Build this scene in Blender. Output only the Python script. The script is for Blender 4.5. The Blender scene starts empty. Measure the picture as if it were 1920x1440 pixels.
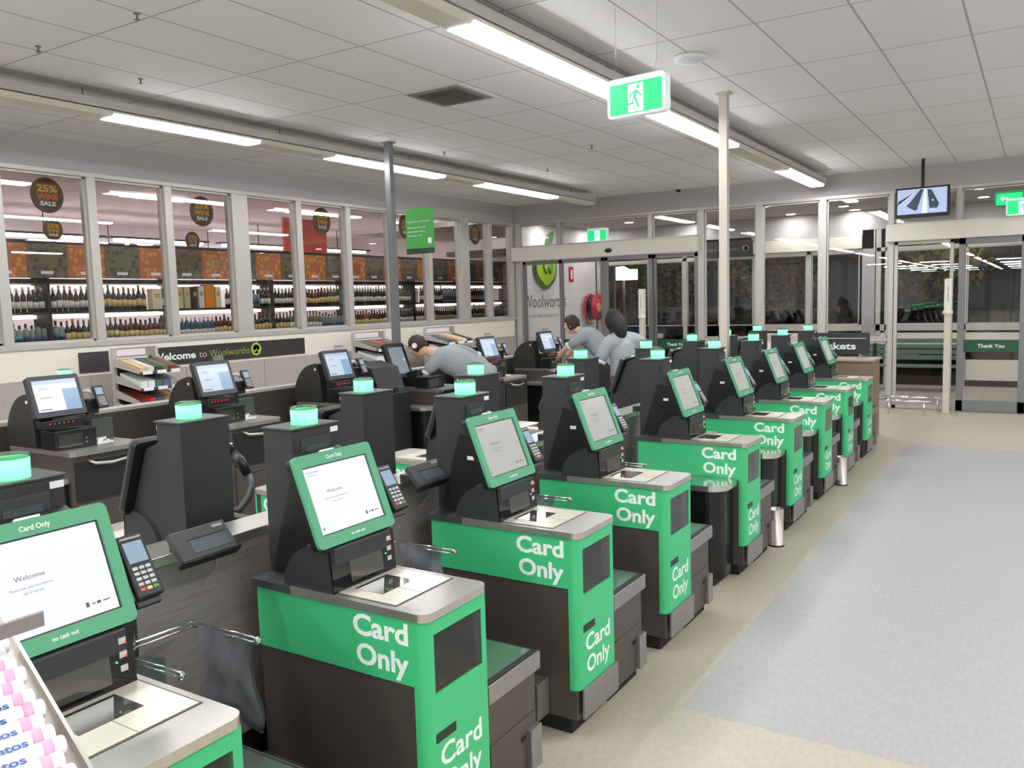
import bpy, bmesh, math, random
from mathutils import Vector, Matrix, Euler
random.seed(7)
sc = bpy.context.scene
col = sc.collection
PI = math.pi

# ---------------------------------------------------------------- camera
cam_d = bpy.data.cameras.new('camera'); cam = bpy.data.objects.new('camera', cam_d); col.objects.link(cam)
YAW, PITCH, ROLL, FPX = -.5643, -.0985, -.0277, 1568.4
f_ = Vector((math.sin(YAW)*math.cos(PITCH), math.cos(YAW)*math.cos(PITCH), math.sin(PITCH)))
r0 = Vector((math.cos(YAW), -math.sin(YAW), 0)); u0 = r0.cross(f_)
r_ = math.cos(ROLL)*r0 + math.sin(ROLL)*u0; u_ = -math.sin(ROLL)*r0 + math.cos(ROLL)*u0
cam.matrix_world = Matrix(((r_.x, u_.x, -f_.x, 0), (r_.y, u_.y, -f_.y, 0), (r_.z, u_.z, -f_.z, 1.8), (0, 0, 0, 1)))
cam_d.sensor_width = 36; cam_d.lens = FPX*36/1920; cam_d.clip_start = .05; cam_d.clip_end = 200
sc.camera = cam
# ---------------------------------------------------------------- world, exposure
w = bpy.data.worlds.new('night'); sc.world = w; w.use_nodes = True
w.node_tree.nodes['Background'].inputs[0].default_value = (.03, .035, .05, 1)
w.node_tree.nodes['Background'].inputs[1].default_value = .12
sc.view_settings.view_transform = 'Standard'; sc.view_settings.look = 'None'
sc.view_settings.gamma = 1; sc.view_settings.use_curve_mapping = False
sc.view_settings.exposure = 0.0
TUBE = 34.0        # strength of the batten diffusers
try:
    sc.cycles.max_bounces = 10; sc.cycles.transparent_max_bounces = 24; sc.cycles.glossy_bounces = 4; sc.cycles.sample_clamp_indirect = 6
except Exception: pass

# ---------------------------------------------------------------- materials
def s2l(c): return tuple(((x/255)/12.92 if x/255 <= .04045 else ((x/255+.055)/1.055)**2.4) for x in c)
MATS = {}
def mat(name, rgb, rough=.5, metal=0, emit=None, es=1., noise=0, nscale=40, bump=0, spec=.5, alpha=None, ndark=.8, aniso=None):
    if name in MATS: return MATS[name]
    m = bpy.data.materials.new(name); m.use_nodes = True; nt = m.node_tree; b = nt.nodes['Principled BSDF']
    c = s2l(rgb)+(1,)
    b.inputs['Base Color'].default_value = c; b.inputs['Roughness'].default_value = rough
    b.inputs['Metallic'].default_value = metal; b.inputs['Specular IOR Level'].default_value = spec
    if emit: b.inputs['Emission Color'].default_value = s2l(emit)+(1,); b.inputs['Emission Strength'].default_value = es
    if alpha is not None: b.inputs['Alpha'].default_value = alpha
    if noise or bump:
        tc = nt.nodes.new('ShaderNodeTexCoord'); n = nt.nodes.new('ShaderNodeTexNoise'); n.inputs['Scale'].default_value = nscale; n.inputs['Detail'].default_value = 4
        if aniso:
            mp = nt.nodes.new('ShaderNodeMapping'); mp.inputs['Scale'].default_value = aniso
            nt.links.new(tc.outputs['Object'], mp.inputs[0]); nt.links.new(mp.outputs[0], n.inputs['Vector'])
        else: nt.links.new(tc.outputs['Object'], n.inputs['Vector'])
        if noise:
            mx = nt.nodes.new('ShaderNodeMix'); mx.data_type = 'RGBA'
            mr = nt.nodes.new('ShaderNodeMapRange'); mr.inputs[1].default_value = .3; mr.inputs[2].default_value = .7; mr.inputs[3].default_value = 0; mr.inputs[4].default_value = noise
            nt.links.new(n.outputs[0], mr.inputs[0]); nt.links.new(mr.outputs[0], mx.inputs[0])
            mx.inputs[6].default_value = c; mx.inputs[7].default_value = tuple(x*ndark for x in c[:3])+(1,)
            nt.links.new(mx.outputs[2], b.inputs['Base Color'])
        if bump:
            bp = nt.nodes.new('ShaderNodeBump'); bp.inputs['Strength'].default_value = bump; bp.inputs['Distance'].default_value = .01
            nt.links.new(n.outputs[0], bp.inputs['Height']); nt.links.new(bp.outputs[0], b.inputs['Normal'])
    MATS[name] = m; return m
def glassmat(name, tint=(1, 1, 1), refl=1.0, rough=0.0, ior=1.5):
    m = bpy.data.materials.new(name); m.use_nodes = True; nt = m.node_tree; nt.nodes.clear()
    o = nt.nodes.new('ShaderNodeOutputMaterial'); mx = nt.nodes.new('ShaderNodeMixShader'); t = nt.nodes.new('ShaderNodeBsdfTransparent')
    g = nt.nodes.new('ShaderNodeBsdfGlossy'); fr = nt.nodes.new('ShaderNodeFresnel'); fr.inputs[0].default_value = ior
    t.inputs[0].default_value = tint+(1,); g.inputs['Roughness'].default_value = rough
    mu = nt.nodes.new('ShaderNodeMath'); mu.operation = 'MULTIPLY'; mu.inputs[1].default_value = refl
    nt.links.new(fr.outputs[0], mu.inputs[0]); nt.links.new(mu.outputs[0], mx.inputs[0])
    nt.links.new(t.outputs[0], mx.inputs[1]); nt.links.new(g.outputs[0], mx.inputs[2]); nt.links.new(mx.outputs[0], o.inputs[0])
    MATS[name] = m; return m
def gridmat(name, rgb, line, bw, rh, off, mortar=.012, rough=.8, offset=0., sq=1, bump=0):
    """tiles: width bw along x, height rh along y (object space)"""
    m = mat(name, rgb, rough); nt = m.node_tree; b = nt.nodes['Principled BSDF']
    tc = nt.nodes.new('ShaderNodeTexCoord'); mp = nt.nodes.new('ShaderNodeMapping'); mp.inputs['Location'].default_value = off
    br = nt.nodes.new('ShaderNodeTexBrick'); br.offset = offset; br.inputs['Scale'].default_value = 1; br.inputs['Mortar Size'].default_value = mortar
    br.inputs['Brick Width'].default_value = bw; br.inputs['Row Height'].default_value = rh; br.inputs['Bias'].default_value = 0
    br.inputs['Mortar Smooth'].default_value = .3
    c = s2l(rgb); br.inputs['Color1'].default_value = c+(1,); br.inputs['Color2'].default_value = tuple(x*.96 for x in c)+(1,); br.inputs['Mortar'].default_value = s2l(line)+(1,)
    nt.links.new(tc.outputs['Object'], mp.inputs[0]); nt.links.new(mp.outputs[0], br.inputs['Vector']); nt.links.new(br.outputs['Color'], b.inputs['Base Color'])
    return m
GREEN = mat('green_vinyl', (64, 188, 124), .45)
GREEND = mat('green_print', (86, 166, 124), .5)
WHITE = mat('white_print', (235, 245, 240), .5)
STEEL = mat('brushed_steel', (205, 200, 192), .32, .85, noise=.5, nscale=20, aniso=(1, 12, 1))
STEELD = mat('steel_plate', (165, 160, 160), .38, .8, noise=.6, nscale=30)
CHROME = mat('chrome', (225, 225, 230), .12, 1)
BLACK = mat('black_powder_coat', (46, 49, 50), .5)
BLACK2 = mat('black_plastic', (24, 25, 27), .38)
DGREY = mat('dark_grey_plastic', (62, 64, 66), .45)
GLOSSB = mat('black_gloss', (10, 11, 12), .06)
BROWN = mat('dark_brown_laminate', (76, 68, 64), .4, noise=.4, nscale=60)
WOOD = mat('grey_woodgrain_laminate', (152, 144, 142), .55, noise=.9, nscale=6, aniso=(1, 1.5, 22), ndark=.72)
TAUPE = mat('taupe_panel', (178, 168, 160), .6, noise=.5, nscale=4, aniso=(1, 8, 1), ndark=.85)
CREAM = mat('cream_panel', (236, 229, 214), .55)
ALU = mat('aluminium_frame', (196, 192, 184), .4, .35)
ALUD = mat('grey_door_frame', (128, 128, 130), .4, .4)
WALL = mat('grey_wall_paint', (178, 174, 176), .75)
HEADW = mat('door_header_white', (226, 220, 208), .5)
WHITEW = mat('white_wall', (228, 222, 226), .6)
FGLASS = glassmat('window_glass', (.96, .98, .97), 1.6)
LGLASS = glassmat('clear_acrylic', (.9, .93, .93), 1.5)
PLASTIC_BAG = mat('grey_film', (120, 120, 128), .35, alpha=.62)
LAMP = mat('green_status_lamp', (120, 255, 190), .3, emit=(112, 255, 150), es=1.9)
LAMPOFF = mat('unlit_status_lamp', (190, 195, 190), .15, alpha=.35)
SCREEN = mat('white_screen', (20, 20, 20), .2, emit=(236, 238, 252), es=1.1)
SCREEN2 = mat('dim_screen', (20, 20, 20), .2, emit=(208, 210, 202), es=.75)
SCREENB = mat('blue_screen', (20, 20, 20), .2, emit=(196, 214, 234), es=1.0)
SCREENB2 = mat('blue_screen_sidebar', (20, 20, 20), .2, emit=(150, 184, 222), es=.85)
INK = mat('screen_text', (90, 90, 100), .5)
PINSCR = mat('card_reader_screen', (20, 20, 20), .2, emit=(185, 212, 240), es=.65)
KEYS = mat('keypad_keys', (190, 192, 198), .5)
RED = mat('red_plastic', (190, 30, 40), .45)
REDLED = mat('red_led', (255, 30, 30), .4, emit=(255, 50, 40), es=2.5)
GRNLED = mat('green_led', (30, 255, 120), .4, emit=(40, 255, 130), es=2.5)
TUBEM = mat('tube_diffuser', (250, 250, 240), .5, emit=(248, 250, 255), es=TUBE)
TUBEOFF = mat('reflector_white', (226, 220, 206), .4)
DOWN = mat('downlight_glow', (250, 250, 240), .5, emit=(255, 248, 242), es=40)
DOWNV = mat('entry_downlight_glow', (250, 250, 240), .5, emit=(252, 250, 248), es=150)
RUBBER = mat('rubber', (25, 25, 25), .7)
PAPER = mat('paper', (238, 238, 234), .7)
LCD = mat('lcd_off', (84, 90, 92), .25)
STICK = mat('white_sticker', (240, 240, 240), .5)
MIRROR = mat('scanner_glass', (92, 92, 86), .06, .55, spec=.8)

# ---------------------------------------------------------------- mesh helpers
class MB:
    def __init__(s, xf=None): s.bm = bmesh.new(); s.xf = xf
    def box(s, x0, x1, y0, y1, z0, z1, bev=0, seg=2, mi=0, m=None):
        bm = bmesh.new(); bmesh.ops.create_cube(bm, size=1)
        for v in bm.verts: v.co = Vector(((x0+x1)/2+v.co.x*(x1-x0), (y0+y1)/2+v.co.y*(y1-y0), (z0+z1)/2+v.co.z*(z1-z0)))
        if bev: bmesh.ops.bevel(bm, geom=bm.edges[:], offset=bev, segments=seg, affect='EDGES', profile=.5)
        return s.add(bm, mi, m)
    def add(s, bm, mi=0, m=None):
        if m is not None: bm.transform(m)
        for f in bm.faces: f.material_index = mi
        me = bpy.data.meshes.new('tmp'); bm.to_mesh(me); bm.free(); s.bm.from_mesh(me); bpy.data.meshes.remove(me); return s
    def cyl(s, c, r, h, axis='z', seg=24, r2=None, mi=0, m=None):
        bm = bmesh.new(); bmesh.ops.create_cone(bm, cap_ends=True, segments=seg, radius1=r, radius2=r if r2 is None else r2, depth=h)
        if axis == 'x': bm.transform(Matrix.Rotation(PI/2, 4, 'Y'))
        if axis == 'y': bm.transform(Matrix.Rotation(-PI/2, 4, 'X'))
        bm.transform(Matrix.Translation(Vector(c))); return s.add(bm, mi, m)
    def sph(s, c, r, sc_=(1, 1, 1), seg=16, mi=0):
        bm = bmesh.new(); bmesh.ops.create_uvsphere(bm, u_segments=seg, v_segments=seg//2+2, radius=r)
        bm.transform(Matrix.Translation(Vector(c)) @ Matrix.Diagonal(Vector(sc_).to_4d())); return s.add(bm, mi)
    def prism(s, pts, a0, a1, axis='y', mi=0, m=None):
        """pts 2D: axis y -> (x,z); axis z -> (x,y); axis x -> (y,z)"""
        bm = bmesh.new()
        def P(p, a): return (p[0], a, p[1]) if axis == 'y' else ((p[0], p[1], a) if axis == 'z' else (a, p[0], p[1]))
        A = [bm.verts.new(P(p, a0)) for p in pts]; B = [bm.verts.new(P(p, a1)) for p in pts]
        n = len(pts)
        for i in range(n): bm.faces.new((A[i], A[(i+1) % n], B[(i+1) % n], B[i]))
        bm.faces.new(A[::-1]); bm.faces.new(B)
        bmesh.ops.recalc_face_normals(bm, faces=bm.faces[:]); return s.add(bm, mi, m)
    def tube(s, pts, r, seg=8, mi=0):
        bm = bmesh.new(); pts = [Vector(p) for p in pts]; rings = []
        n = len(pts)
        for i, p in enumerate(pts):
            t = (pts[min(i+1, n-1)]-pts[max(i-1, 0)]).normalized()
            up = Vector((0, 0, 1)) if abs(t.z) < .95 else Vector((1, 0, 0))
            a = t.cross(up).normalized(); b = t.cross(a).normalized()
            rr = r[i] if isinstance(r, (list, tuple)) else r
            rings.append([bm.verts.new(p+a*rr*math.cos(2*PI*k/seg)+b*rr*math.sin(2*PI*k/seg)) for k in range(seg)])
        for i in range(n-1):
            for k in range(seg): bm.faces.new((rings[i][k], rings[i][(k+1) % seg], rings[i+1][(k+1) % seg], rings[i+1][k]))
        bm.faces.new(rings[0][::-1]); bm.faces.new(rings[-1]); bmesh.ops.recalc_face_normals(bm, faces=bm.faces[:])
        for f in bm.faces: f.smooth = True
        return s.add(bm, mi)
    def lathe(s, prof, c=(0, 0, 0), seg=20, mi=0, m=None):
        bm = bmesh.new(); rings = []
        for (r, z) in prof: rings.append([bm.verts.new((c[0]+r*math.cos(2*PI*k/seg), c[1]+r*math.sin(2*PI*k/seg), c[2]+z)) for k in range(seg)])
        for i in range(len(prof)-1):
            for k in range(seg): bm.faces.new((rings[i][k], rings[i][(k+1) % seg], rings[i+1][(k+1) % seg], rings[i+1][k]))
        bm.faces.new(rings[0][::-1]); bm.faces.new(rings[-1]); bmesh.ops.recalc_face_normals(bm, faces=bm.faces[:])
        for f in bm.faces: f.smooth = len(f.verts) == 4
        return s.add(bm, mi, m)
    def quad(s, pts, mi=0):
        vs = [s.bm.verts.new(p) for p in pts]; f = s.bm.faces.new(vs); f.material_index = mi; return s
    def build(s, name, m, parent=None, loc=None, smooth=False):
        if s.xf is not None: s.bm.transform(s.xf)
        me = bpy.data.meshes.new(name); s.bm.to_mesh(me); s.bm.free()
        for x in (m if isinstance(m, (list, tuple)) else [m]): me.materials.append(x)
        if smooth:
            for p in me.polygons: p.use_smooth = True
        o = bpy.data.objects.new(name, me); col.objects.link(o)
        if parent: o.parent = parent
        if loc: o.location = loc
        return o
def tag(o, label=None, cat=None, group=None, kind=None):
    if label: o['label'] = label
    if cat: o['category'] = cat
    if group: o['group'] = group
    if kind: o['kind'] = kind
    return o
def empty(name, loc=(0, 0, 0), rz=0, label=None, cat=None, group=None):
    o = bpy.data.objects.new(name, None); col.objects.link(o); o.location = loc; o.rotation_euler = (0, 0, rz); o.empty_display_size = .1
    return tag(o, label, cat, group)
KIDS = {}
def children(o): return [c for c in bpy.data.objects if c.parent == o]
def copy_tree(o, parent=None, loc=None, rz=None, label=None, skip=()):
    c = o.copy(); col.objects.link(c); c.parent = parent
    if loc is not None: c.location = loc
    if rz is not None: c.rotation_euler = (0, 0, rz)
    if label: c['label'] = label
    for ch in children(o):
        if ch.name.split('.')[0] in skip: continue
        copy_tree(ch, c)
    return c
def struct(name, mb, m, parent=None):
    o = mb.build(name, m, parent)
    if not parent: o['kind'] = 'structure'
    return o
def text(body, m, width=None, height=None, xf=Matrix(), bold=0., depth=0.0006, name='lettering', parent=None, align='LEFT', mtl=None):
    """flat lettering: x = reading direction, y = up, z = out; scaled to the width and to the cap height"""
    cu = bpy.data.curves.new(name, 'FONT'); cu.body = body; cu.size = 1; cu.offset = bold; cu.extrude = 0; cu.resolution_u = 3
    o = bpy.data.objects.new(name, cu); col.objects.link(o)
    dg = bpy.context.evaluated_depsgraph_get(); me = bpy.data.meshes.new_from_object(o.evaluated_get(dg)); bpy.data.objects.remove(o); bpy.data.curves.remove(cu)
    xs = [v.co.x for v in me.vertices]; x0, x1 = min(xs), max(xs); CAP = .73
    sy = (height/CAP) if height else width/(x1-x0)
    sx = width/(x1-x0) if width else sy
    if align == 'CENTER': ox = (x0+x1)/2
    elif align == 'RIGHT': ox = x1
    else: ox = x0
    me.transform(xf @ Matrix.Translation((0, 0, depth)) @ Matrix.Diagonal((sx, sy, 1, 1)) @ Matrix.Translation((-ox, 0, 0)))
    me.materials.append(m); me.name = name
    o = bpy.data.objects.new(name, me); col.objects.link(o)
    if parent: o.parent = parent
    return o
def frame(o, xdir, ydir):
    """matrix whose x is reading direction, y up, z = normal"""
    x = Vector(xdir).normalized(); y = Vector(ydir); y = (y-x*y.dot(x)).normalized(); z = x.cross(y)
    return Matrix(((x.x, y.x, z.x, o[0]), (x.y, y.y, z.y, o[1]), (x.z, y.z, z.z, o[2]), (0, 0, 0, 1)))
def rrect(w, h, r, n=5, cx=0, cy=0):
    pts = []
    for (sx, sy, a0) in ((1, 1, 0), (-1, 1, PI/2), (-1, -1, PI), (1, -1, 3*PI/2)):
        for i in range(n+1):
            a = a0+PI/2*i/n; pts.append((cx+sx*(w/2-r)+r*math.cos(a), cy+sy*(h/2-r)+r*math.sin(a)))
    return pts
ORD = ['nearest', 'second', 'third', 'fourth', 'fifth', 'sixth', 'seventh', 'eighth', 'farthest']
ORDN = ['nearest to the camera', 'second from the camera', 'third from the camera', 'fourth from the camera', 'fifth from the camera', 'sixth from the camera', 'third from the far end', 'second from the far end', 'at the far end']
ORDW = ['first', 'second', 'third', 'fourth', 'fifth', 'sixth', 'seventh', 'eighth', 'ninth', 'tenth', 'eleventh', 'twelfth', 'thirteenth', 'fourteenth', 'fifteenth', 'sixteenth', 'seventeenth', 'eighteenth', 'nineteenth', 'twentieth']
ORDW += ['twenty-'+w for w in ORDW[:9]]+['thirtieth']
# ================================================================ the setting
YF, XW, ZC = 13.95, -8.69, 3.63
# floor: tan vinyl border with a grey vinyl walkway
def floor_mat():
    m = mat('vinyl_floor', (190, 182, 158), .42, spec=.35); nt = m.node_tree; b = nt.nodes['Principled BSDF']; L = nt.links.new
    tc = nt.nodes.new('ShaderNodeTexCoord'); sp = nt.nodes.new('ShaderNodeSeparateXYZ'); L(tc.outputs['Object'], sp.inputs[0])
    def mth(op, a, v=None):
        n = nt.nodes.new('ShaderNodeMath'); n.operation = op
        if isinstance(a, (int, float)): n.inputs[0].default_value = a
        else: L(a, n.inputs[0])
        if v is not None:
            if isinstance(v, (int, float)): n.inputs[1].default_value = v
            else: L(v, n.inputs[1])
        return n.outputs[0]
    nz = nt.nodes.new('ShaderNodeTexNoise'); nz.inputs['Scale'].default_value = 9; L(tc.outputs['Object'], nz.inputs['Vector'])
    xx = mth('ADD', sp.outputs[0], mth('MULTIPLY', nz.outputs[0], .03)); yy = mth('ADD', sp.outputs[1], mth('MULTIPLY', nz.outputs[0], .03))
    g = mth('MULTIPLY', mth('GREATER_THAN', xx, -1.28), mth('MULTIPLY', mth('GREATER_THAN', yy, 3.36), mth('LESS_THAN', yy, 10.7)))
    g2 = mth('MULTIPLY', mth('GREATER_THAN', xx, -5.0), mth('LESS_THAN', xx, -3.75))
    fac = mth('MAXIMUM', g, g2)
    mx = nt.nodes.new('ShaderNodeMix'); mx.data_type = 'RGBA'; L(fac, mx.inputs[0])
    mx.inputs[6].default_value = s2l((180, 173, 154))+(1,); mx.inputs[7].default_value = s2l((166, 164, 163))+(1,)
    sn = nt.nodes.new('ShaderNodeTexNoise'); sn.inputs['Scale'].default_value = 55; sn.inputs['Detail'].default_value = 6
    mp = nt.nodes.new('ShaderNodeMapping'); mp.inputs['Scale'].default_value = (1, .35, 1); L(tc.outputs['Object'], mp.inputs[0]); L(mp.outputs[0], sn.inputs['Vector'])
    mr = nt.nodes.new('ShaderNodeMapRange'); mr.inputs[1].default_value = .35; mr.inputs[2].default_value = .65; mr.inputs[3].default_value = .92; mr.inputs[4].default_value = 1.03; L(sn.outputs[0], mr.inputs[0])
    m2 = nt.nodes.new('ShaderNodeMix'); m2.data_type = 'RGBA'; m2.blend_type = 'MULTIPLY'; m2.inputs[0].default_value = 1
    L(mx.outputs[2], m2.inputs[6]); L(mr.outputs[0], m2.inputs[7]); L(m2.outputs[2], b.inputs['Base Color'])
    return m
FLOOR = floor_mat()
struct('floor', MB().box(XW-.15, 8, -52, YF+.1, -.1, 0), FLOOR)
CEIL = gridmat('ceiling_tiles', (238, 235, 234), (180, 176, 174), .61, 1.235, (1.70+6.1, -7.12+1.235*20, 0), .009)
struct('ceiling', MB().box(XW-.15, 8, -52, YF+.1, ZC, ZC+.1), CEIL)
struct('wall_back', MB().box(XW-.15, 8, -52.1, -52, 0, ZC), WALL)
struct('wall_right', MB().box(8, 8.1, -52, YF+.1, 0, ZC), WALL)
# left wall: low panelled wall, sill, mullions, bulkhead
MULL = [3.41, 4.38, 5.36, 6.30, 7.34, 8.35, 9.32, 10.30, 11.27, 12.28, 13.10, 13.90]
WIDE = {7.34: .25, 12.28: .25}
m_ = MB(); m_.box(XW-.12, XW, -52, YF, 0, 1.44); m_.box(XW-.12, XW, -52, YF, 3.28, ZC)
m_.box(XW-.12, XW, -52, 3.36, 1.44, 3.28); struct('wall_left', m_, WALL)
struct('trim_1', MB().box(XW-.14, XW+.03, 3.36, YF, 1.44, 1.50, .004), ALU)
struct('trim_2', MB().box(XW-.13, XW+.012, 3.36, YF, 3.25, 3.30, .004), ALU)
mu = MB()
for y in MULL:
    wd = WIDE.get(y, .10); mu.box(XW-.13, XW+.015, y-wd/2, y+wd/2, 1.50, 3.25, .004)
struct('trim_3', mu, ALU)
for i in range(len(MULL)-1):
    a = MULL[i]+WIDE.get(MULL[i], .1)/2; b = MULL[i+1]-WIDE.get(MULL[i+1], .1)/2
    wf = MB(); t = .022
    wf.box(XW-.09, XW-.03, a, a+t, 1.50, 3.25); wf.box(XW-.09, XW-.03, b-t, b, 1.50, 3.25); wf.box(XW-.09, XW-.03, a, b, 1.5, 1.5+t); wf.box(XW-.09, XW-.03, a, b, 3.25-t, 3.25)
    wo = struct('window_%d' % (i+1), wf, ALU)
    MB().quad([(XW-.06, a+t, 1.5+t), (XW-.06, b-t, 1.5+t), (XW-.06, b-t, 3.25-t), (XW-.06, a+t, 3.25-t)]).build('glass', FGLASS, wo)
# panels below the sill
struct('trim_4', MB().box(XW, XW+.012, -2, YF-.08, 1.13, 1.44), CREAM)
pn = MB(); y = -2
while y < YF-.2: pn.box(XW, XW+.010, y, min(y+1.2, YF-.1)-.008, .76, 1.128); y += 1.2
struct('trim_5', pn, TAUPE)
struct('trim_6', MB().box(XW, XW+.05, -2, YF-.08, .72, .755), ALU)
struct('baseboard_left', MB().box(XW, XW+.02, -2, YF-.08, .0, .72), mat('dark_taupe', (88, 78, 68), .6))
# front wall: bulkhead, headers, mullions
fw = MB(); fw.box(XW-.12, 8, YF, YF+.12, 3.28, ZC); fw.box(2.2, 8, YF, YF+.12, 0, 3.28); struct('wall_front', fw, WALL)
struct('trim_7', MB().box(XW, 2.2, YF-.012, YF+.13, 3.25, 3.30, .004), ALU)
h1 = MB().box(XW+.02, -4.97, YF-.16, YF+.02, 2.56, 2.82, .01); struct('trim_8', h1, HEADW)
struct('trim_9', MB().box(-2.0, 1.6, YF-.16, YF+.02, 2.53, 2.79, .01), HEADW)
MX = [(-8.60, .12, 0, 3.25), (-7.69, .07, 2.82, 3.25), (-5.85, .07, 2.82, 3.25), (-4.93, .11, 0, 3.25), (-3.94, .12, 0, 3.25), (-2.94, .11, 0, 3.25), (-1.945, .07, 0, 3.25), (-1.04, .06, 2.79, 3.25), (.3, .06, 2.79, 3.25), (1.65, .1, 0, 3.25)]
fm = MB()
for (x, wd, z0, z1) in MX: fm.box(x-wd/2, x+wd/2, YF-.03, YF+.07, z0, z1, .004)
fm.box(-4.93, -1.945, YF-.02, YF+.05, 0, .12); fm.box(-4.93, -1.945, YF-.02, YF+.05, 1.03, 1.08)
struct('trim_10', fm, ALU)
struct('trim_11', MB().box(-4.88, -2.99, YF+.0, YF+.04, .60, 1.03), CREAM)
n = 20
def pane(x0, x1, z0, z1, y=YF+.02):
    global n
    fr = MB(); t = .02
    fr.box(x0, x0+t, y-.02, y+.02, z0, z1); fr.box(x1-t, x1, y-.02, y+.02, z0, z1); fr.box(x0, x1, y-.02, y+.02, z0, z0+t); fr.box(x0, x1, y-.02, y+.02, z1-t, z1)
    o = struct('window_%d' % n, fr, ALU); n += 1
    MB().quad([(x0+t, y, z0+t), (x1-t, y, z0+t), (x1-t, y, z1-t), (x0+t, y, z1-t)]).build('glass', FGLASS, o)
for (a, b) in ((-8.54, -7.73), (-7.65, -5.89), (-5.81, -4.99)): pane(a, b, 2.83, 3.24)
for (a, b) in ((-4.87, -4.0), (-3.88, -3.0), (-2.88, -1.985)): pane(a, b, 1.085, 3.24)
pane(-2.88, -1.985, .13, 1.02)
for (a, b) in ((-1.9, -1.07), (-1.01, .27)): pane(a, b, 2.80, 3.24)
# sliding doors
dn = 1
def door(x0, x1, y, ztop=2.53, fw_=.07, strip=True, txt=True, m=ALUD, bot=.14):
    global dn
    f = MB(); f.box(x0, x0+fw_, y-.025, y+.025, .01, ztop, .003); f.box(x1-fw_, x1, y-.025, y+.025, .01, ztop, .003); f.box(x0, x1, y-.025, y+.025, .01, bot, .003); f.box(x0, x1, y-.025, y+.025, ztop-fw_, ztop, .003)
    o = struct('door_%d' % dn, f, m); dn += 1
    MB().quad([(x0+fw_, y, bot), (x1-fw_, y, bot), (x1-fw_, y, ztop-fw_), (x0+fw_, y, ztop-fw_)]).build('glass', FGLASS, o)
    if strip:
        MB().box(x0+fw_, x1-fw_, y-.006, y-.003, .88, 1.06).build('door_decal', mat('thank_you_green', (18, 78, 48), .4), o)
        if txt: text('Thank You', WHITE, width=.34, height=.055, xf=frame(((x0+x1)/2, y-.006, .945), (1, 0, 0), (0, 0, 1)), bold=.02, name='decal_lettering', parent=o, align='CENTER')
    return o
door(-8.5, -7.62, YF-.0, 2.55, strip=False)
door(-7.66, -6.72, YF-.07, 2.55)
door(-6.72, -5.80, YF-.07, 2.55)
door(-5.82, -4.98, YF-.0, 2.55)
door(-1.9, -1.1, YF-.0, 2.53, strip=False, m=ALU, bot=.06, fw_=.05)
door(-1.03, -.16, YF-.07, 2.53, fw_=.09, bot=.17)
door(-.16, .75, YF-.07, 2.53)
door(.72, 1.6, YF-.0, 2.53, strip=False)

# vestibule
YO = 17.45
struct('floor', MB().box(-13, 8, YF+.1, YO+.1, -.1, -.001), gridmat('vestibule_tiles', (190, 178, 166), (150, 142, 132), .4, .4, (0, 0, 0), .006, .4))
struct('ceiling', MB().box(-13, 8, YF+.12, YO+.1, 3.36, 3.46), mat('vestibule_ceiling', (205, 198, 194), .8))
vw = MB().box(XW-.14, XW-.0, YF+.12, YO, 0, 3.36); struct('wall_left', vw, WHITEW)
ow = MB(); ow.box(XW-.14, 8, YO, YO+.1, 2.98, 3.36); ow.box(-5.1, -2.75, YO, YO+.1, 2.62, 2.98); ow.box(-8.69, -6.2, YO, YO+.1, 2.72, 2.98); ow.box(-2.95, -2.72, YO, YO+.1, 0, 2.98)
struct('wall_front', ow, WALL)
om = MB()
for x in (-8.62, -7.35, -6.55, -5.75, -5.02, -3.95, -2.66, -2.5, -1.2, .2, 1.6, 3.): om.box(x-.045, x+.045, YO+.01, YO+.08, 0, 2.98, .004)
om.box(-8.6, 8, YO+.01, YO+.08, 2.56, 2.63); om.box(-8.6, -5.0, YO+.01, YO+.08, .0, .1)
om.box(-5, 8, YO+.01, YO+.08, 1.04, 1.16)
struct('trim_12', om, ALU)
struct('trim_16', MB().box(-5.05, -2.95, YO-.05, YO-.001, 2.63, 2.87, .004), HEADW)
struct('trim_13', MB().box(-5.0, 8, YO+.02, YO+.06, .75, 1.0), CREAM)
struct('trim_15', MB().box(-1.15, 8, YO+.02, YO+.06, .12, .50), CREAM)
for (a, b) in ((-8.56, -7.40), (-7.3, -6.6), (-6.5, -5.8), (-5.7, -5.07), (-4.97, -4.0), (-3.9, -3.0), (-2.45, -1.25), (-1.15, .15), (.25, 1.55)): pane(a, b, 1.16, 2.56, YO+.045)
# header with the farewell sign
sgn = empty('shop_sign', (-5.75, YO-.03, 2.76), 0, 'black header sign inside the outer doors with faint grey lettering and leaf logo', 'sign')
MB().box(-.50, .68, -.02, .02, -.17, .17).build('board', mat('sign_black', (44, 42, 42), .5), sgn)
text('shopping at Woolworths', mat('sign_grey_text', (150, 150, 146), .5), width=.86, height=.06, xf=frame((-.46, -.021, -.03), (1, 0, 0), (0, 0, 1)), name='lettering', parent=sgn)
MB().lathe([(.065, 0), (.065, .004), (.045, .004), (.045, 0)], m=frame((.55, -.021, .0), (1, 0, 0), (0, 0, 1))).build('logo', mat('sign_grey_text', (150, 150, 146), .5), sgn)
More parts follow.
